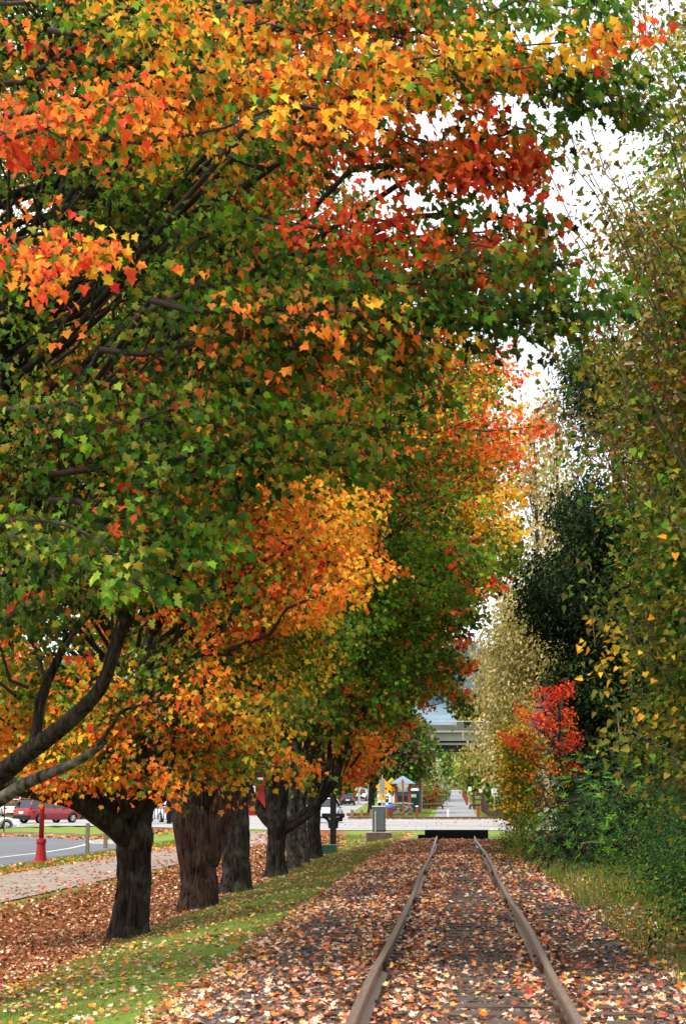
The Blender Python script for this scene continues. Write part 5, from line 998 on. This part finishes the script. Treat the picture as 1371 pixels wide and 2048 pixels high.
# ------------------------------------------------------------------ overpass and wire
def bridge():
    D=270; zb=P(905,1503,D)[2]; zm=P(905,1486,D)[2]; zg=P(905,1467,D)[2]; zt=P(905,1452,D)[2]
    root=empty('overpass',(0,D,hz(0,D)),math.radians(2),'pale concrete road overpass crossing above the trail','bridge'); o=hz(0,D)
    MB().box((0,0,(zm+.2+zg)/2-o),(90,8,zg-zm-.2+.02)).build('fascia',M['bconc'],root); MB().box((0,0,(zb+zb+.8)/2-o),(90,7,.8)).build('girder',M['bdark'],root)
    MB().box((0,0,(zb+1.0)-o),(90,7.4,.32)).build('girder_flange',M['bconc'],root); MB().box((0,-3.2,(zm)-o-.02),(90,.4,.42)).build('shadow_strip',M['bdark'],root)  # last box is a dark strip painting the shadow line below the fascia
    MB().box((0,-4.1,(zg+zt)/2-o),(90,.5,zt-zg)).build('parapet',M['bpar'],root,bevel=.04); MB().box((0,-4.4,(zg+.12)-o),(90,.35,.24)).build('parapet_ledge',M['concrete'],root)
    mb=MB(); mb.tube([(-45,-4,zt+.5-o),(45,-4,zt+.5-o)],.07,6); 
    for k in range(31): mb.tube([(-45+3*k,-4,zt-o),(-45+3*k,-4,zt+.5-o)],.05,5)
    mb.build('railing',M['ltgrey'],root)
    for q in (-14,13): MB().box((q,0,(zb-o)/2),(1.3,6,zb-o)).build('pier',M['bconc'],root,bevel=.05)
bridge()
mb=MB(); a=P(820,1392,165); b=P(1160,1398,172); mb.tube([a+(b-a)*t-np.array([0,0,1.6*t*(1-t)]) for t in np.linspace(0,1,14)],.022,5); tag(mb.build('overhead_wire',M['black']),'thin overhead wire spanning the trail in front of the hills','wire')
# ------------------------------------------------------------------ person walking away
def person():
    x,y,z=gz(897,258,.07); root=empty('person',(x,y,z),math.radians(4),'person in dark clothes walking away along the trail, legs mid stride','person')
    def skin(name,J,E,m,par=root,sub=2,rt=0):
        me=bpy.data.meshes.new(name); me.from_pydata([j[0] for j in J],E,[]); o=link(name,me,m,par); sk=o.modifiers.new('skin','SKIN')
        for v,j in zip(me.skin_vertices[0].data,J): v.radius=j[1] if isinstance(j[1],tuple) else (j[1],j[1])
        me.skin_vertices[0].data[rt].use_root=True; s_=o.modifiers.new('sub','SUBSURF'); s_.levels=sub; s_.render_levels=sub; me.materials[0]=m
        return o
    J=[((0,0,.93),(.15,.11)),((0,.02,1.15),(.14,.1)),((0,.03,1.36),(.17,.11)),((0,.03,1.47),.06),((0,.045,1.55),(.07,.085)),((0,.05,1.65),(.078,.095)),((0,.045,1.72),(.06,.07)),
       ((-.1,0,.88),.09),((-.11,.1,.48),.06),((-.11,-.06,.1),.042),((-.11,.06,.04),.04),((.1,0,.88),.09),((.11,.03,.48),.06),((.11,.22,.12),.042),((.11,.34,.07),.038),
       ((-.2,.02,1.38),.06),((-.25,-.08,1.1),.043),((-.24,.04,.87),.034),((-.235,.08,.78),.036),((.2,.02,1.38),.06),((.25,.06,1.1),.043),((.24,.2,.9),.034),((.235,.25,.82),.036)]
    E=[(0,1),(1,2),(2,3),(3,4),(4,5),(5,6),(0,7),(7,8),(8,9),(9,10),(0,11),(11,12),(12,13),(13,14),(2,15),(15,16),(16,17),(17,18),(2,19),(19,20),(20,21),(21,22)]
    skin('body',J,E,M['skin'])
    Jt=[((0,0,.9),(.175,.135)),((0,.02,1.15),(.165,.125)),((0,.03,1.37),(.19,.13)),((0,.03,1.45),.08),((-.21,.02,1.38),.075),((-.255,-.08,1.1),.055),((-.245,.03,.9),.045),((.21,.02,1.38),.075),((.255,.06,1.1),.055),((.245,.18,.92),.045)]
    skin('jacket',Jt,[(0,1),(1,2),(2,3),(2,4),(4,5),(5,6),(2,7),(7,8),(8,9)],M['jacket'])
    Jl=[((0,0,.94),(.165,.125)),((-.1,0,.86),.1),((-.11,.1,.48),.075),((-.11,-.05,.13),.058),((.1,0,.86),.1),((.11,.03,.48),.075),((.11,.2,.15),.058)]
    skin('trousers',Jl,[(0,1),(1,2),(2,3),(0,4),(4,5),(5,6)],M['jeans'])
    skin('hair',[((0,.02,1.66),(.088,.09)),((0,.03,1.74),(.07,.08)),((0,-.01,1.58),(.06,.05))],[(0,1),(0,2)],M['hair'])
    bp=empty('backpack',(x,y,z),math.radians(4),'blue backpack worn by the person walking on the trail','backpack')
    MB().box((0,-.2,1.2),(.34,.2,.5),taper=.8).build('bag',M['pack'],bp,bevel=.05); MB().box((0,-.32,1.1),(.24,.07,.24),taper=.85).build('pocket',M['pack'],bp,bevel=.02)
    for s_ in (-1,1): MB().tube([(s_*.12,-.14,1.42),(s_*.13,.0,1.53),(s_*.13,.15,1.42),(s_*.14,.17,1.2),(s_*.14,-.1,1.0)],.02,6).build('strap',M['black'],bp)
person()
x,y,z=gz(893,300,.05); root=empty('person',(x,y,z),0,'tiny distant figure in an orange top beyond the walker with the backpack','person')
me=bpy.data.meshes.new('body'); me.from_pydata([(0,0,.93),(0,0,1.36),(0,0,1.47),(0,0,1.66),(-.1,0,.86),(-.1,.08,.45),(-.1,0,.05),(.1,0,.86),(.1,.05,.45),(.1,.15,.05),(-.22,0,1.36),(-.26,0,.85),(.22,0,1.36),(.26,0,.85)],[(0,1),(1,2),(2,3),(0,4),(4,5),(5,6),(0,7),(7,8),(8,9),(1,10),(10,11),(1,12),(12,13)],[])
o=link('body',me,M['skin'],root); o.modifiers.new('s','SKIN')
for v,r in zip(me.skin_vertices[0].data,[.15,.17,.06,.1,.09,.06,.05,.09,.06,.05,.06,.04,.06,.04]): v.radius=(r,r*.8)
me.skin_vertices[0].data[0].use_root=True; o.modifiers.new('t','SUBSURF').render_levels=2
MB().tube([(0,0,.88),(0,0,1.15),(0,0,1.42)],[.19,.2,.15],10).build('jacket',M['yellow'],root,smooth=True)
MB().tube([(0,0,1.7),(0,0,1.8)],[.11,.06],8).build('hair',M['hair'],root,smooth=True)
# ================================================================== LIGHT, SKY, CAMERA
w = bpy.data.worlds.new('World'); sc.world = w; w.use_nodes = True; nt = w.node_tree; bg = nt.nodes['Background']
sky = nt.nodes.new('ShaderNodeTexSky'); sky.sky_type = 'NISHITA'; sky.sun_disc = False
SUN_EL, SUN_AZ = math.radians(62), math.radians(215)   # azimuth clockwise from +Y
sky.sun_elevation = SUN_EL; sky.sun_rotation = SUN_AZ
# overcast: the Nishita sky veiled by bright cloud
tcn = nt.nodes.new('ShaderNodeTexCoord'); nz = nt.nodes.new('ShaderNodeTexNoise'); nz.inputs['Scale'].default_value = 2.2; nz.inputs['Detail'].default_value = 6; nt.links.new(tcn.outputs['Generated'], nz.inputs['Vector'])
rp = nt.nodes.new('ShaderNodeValToRGB'); rp.color_ramp.elements[0].position = .3; rp.color_ramp.elements[0].color = (12.5,13,14,1); rp.color_ramp.elements[1].position = .7; rp.color_ramp.elements[1].color = (22,22,22,1)
nt.links.new(nz.outputs['Fac'], rp.inputs[0])
mx = nt.nodes.new('ShaderNodeMix'); mx.data_type = 'RGBA'; mx.inputs['Factor'].default_value = .9; nt.links.new(sky.outputs[0], mx.inputs['A']); nt.links.new(rp.outputs[0], mx.inputs['B'])
nt.links.new(mx.outputs['Result'], bg.inputs['Color']); bg.inputs['Strength'].default_value = .1
ld = bpy.data.lights.new('sun','SUN'); ld.energy = 4.8; ld.angle = math.radians(12); ld.color = (1,.95,.86)
lo = bpy.data.objects.new('sun', ld); C.objects.link(lo)
sd = Vector((math.sin(SUN_AZ)*math.cos(SUN_EL), math.cos(SUN_AZ)*math.cos(SUN_EL), math.sin(SUN_EL)))
lo.rotation_euler = sd.to_track_quat('Z','Y').to_euler(); lo.location = (0,-10,30)
cd = bpy.data.cameras.new('camera'); co = bpy.data.objects.new('camera', cd); C.objects.link(co); sc.camera = co
cd.sensor_fit = 'VERTICAL'; cd.sensor_height = 36; cd.sensor_width = 36; cd.lens = F/2048*36; cd.clip_start = .1; cd.clip_end = 6000
cd.dof.use_dof = True; cd.dof.focus_distance = 34; cd.dof.aperture_fstop = 5.6
R = Matrix(((RT[0],UP[0],-FW[0]),(RT[1],UP[1],-FW[1]),(RT[2],UP[2],-FW[2]))).to_4x4(); R.translation = Vector(CAM); co.matrix_world = R
sc.view_settings.view_transform = 'Standard'; sc.view_settings.look = 'None'; sc.view_settings.exposure = 0; sc.view_settings.gamma = 1
sc.cycles.max_bounces = 3; sc.cycles.diffuse_bounces = 1; sc.cycles.glossy_bounces = 1; sc.cycles.transmission_bounces = 2; sc.cycles.use_denoising = True
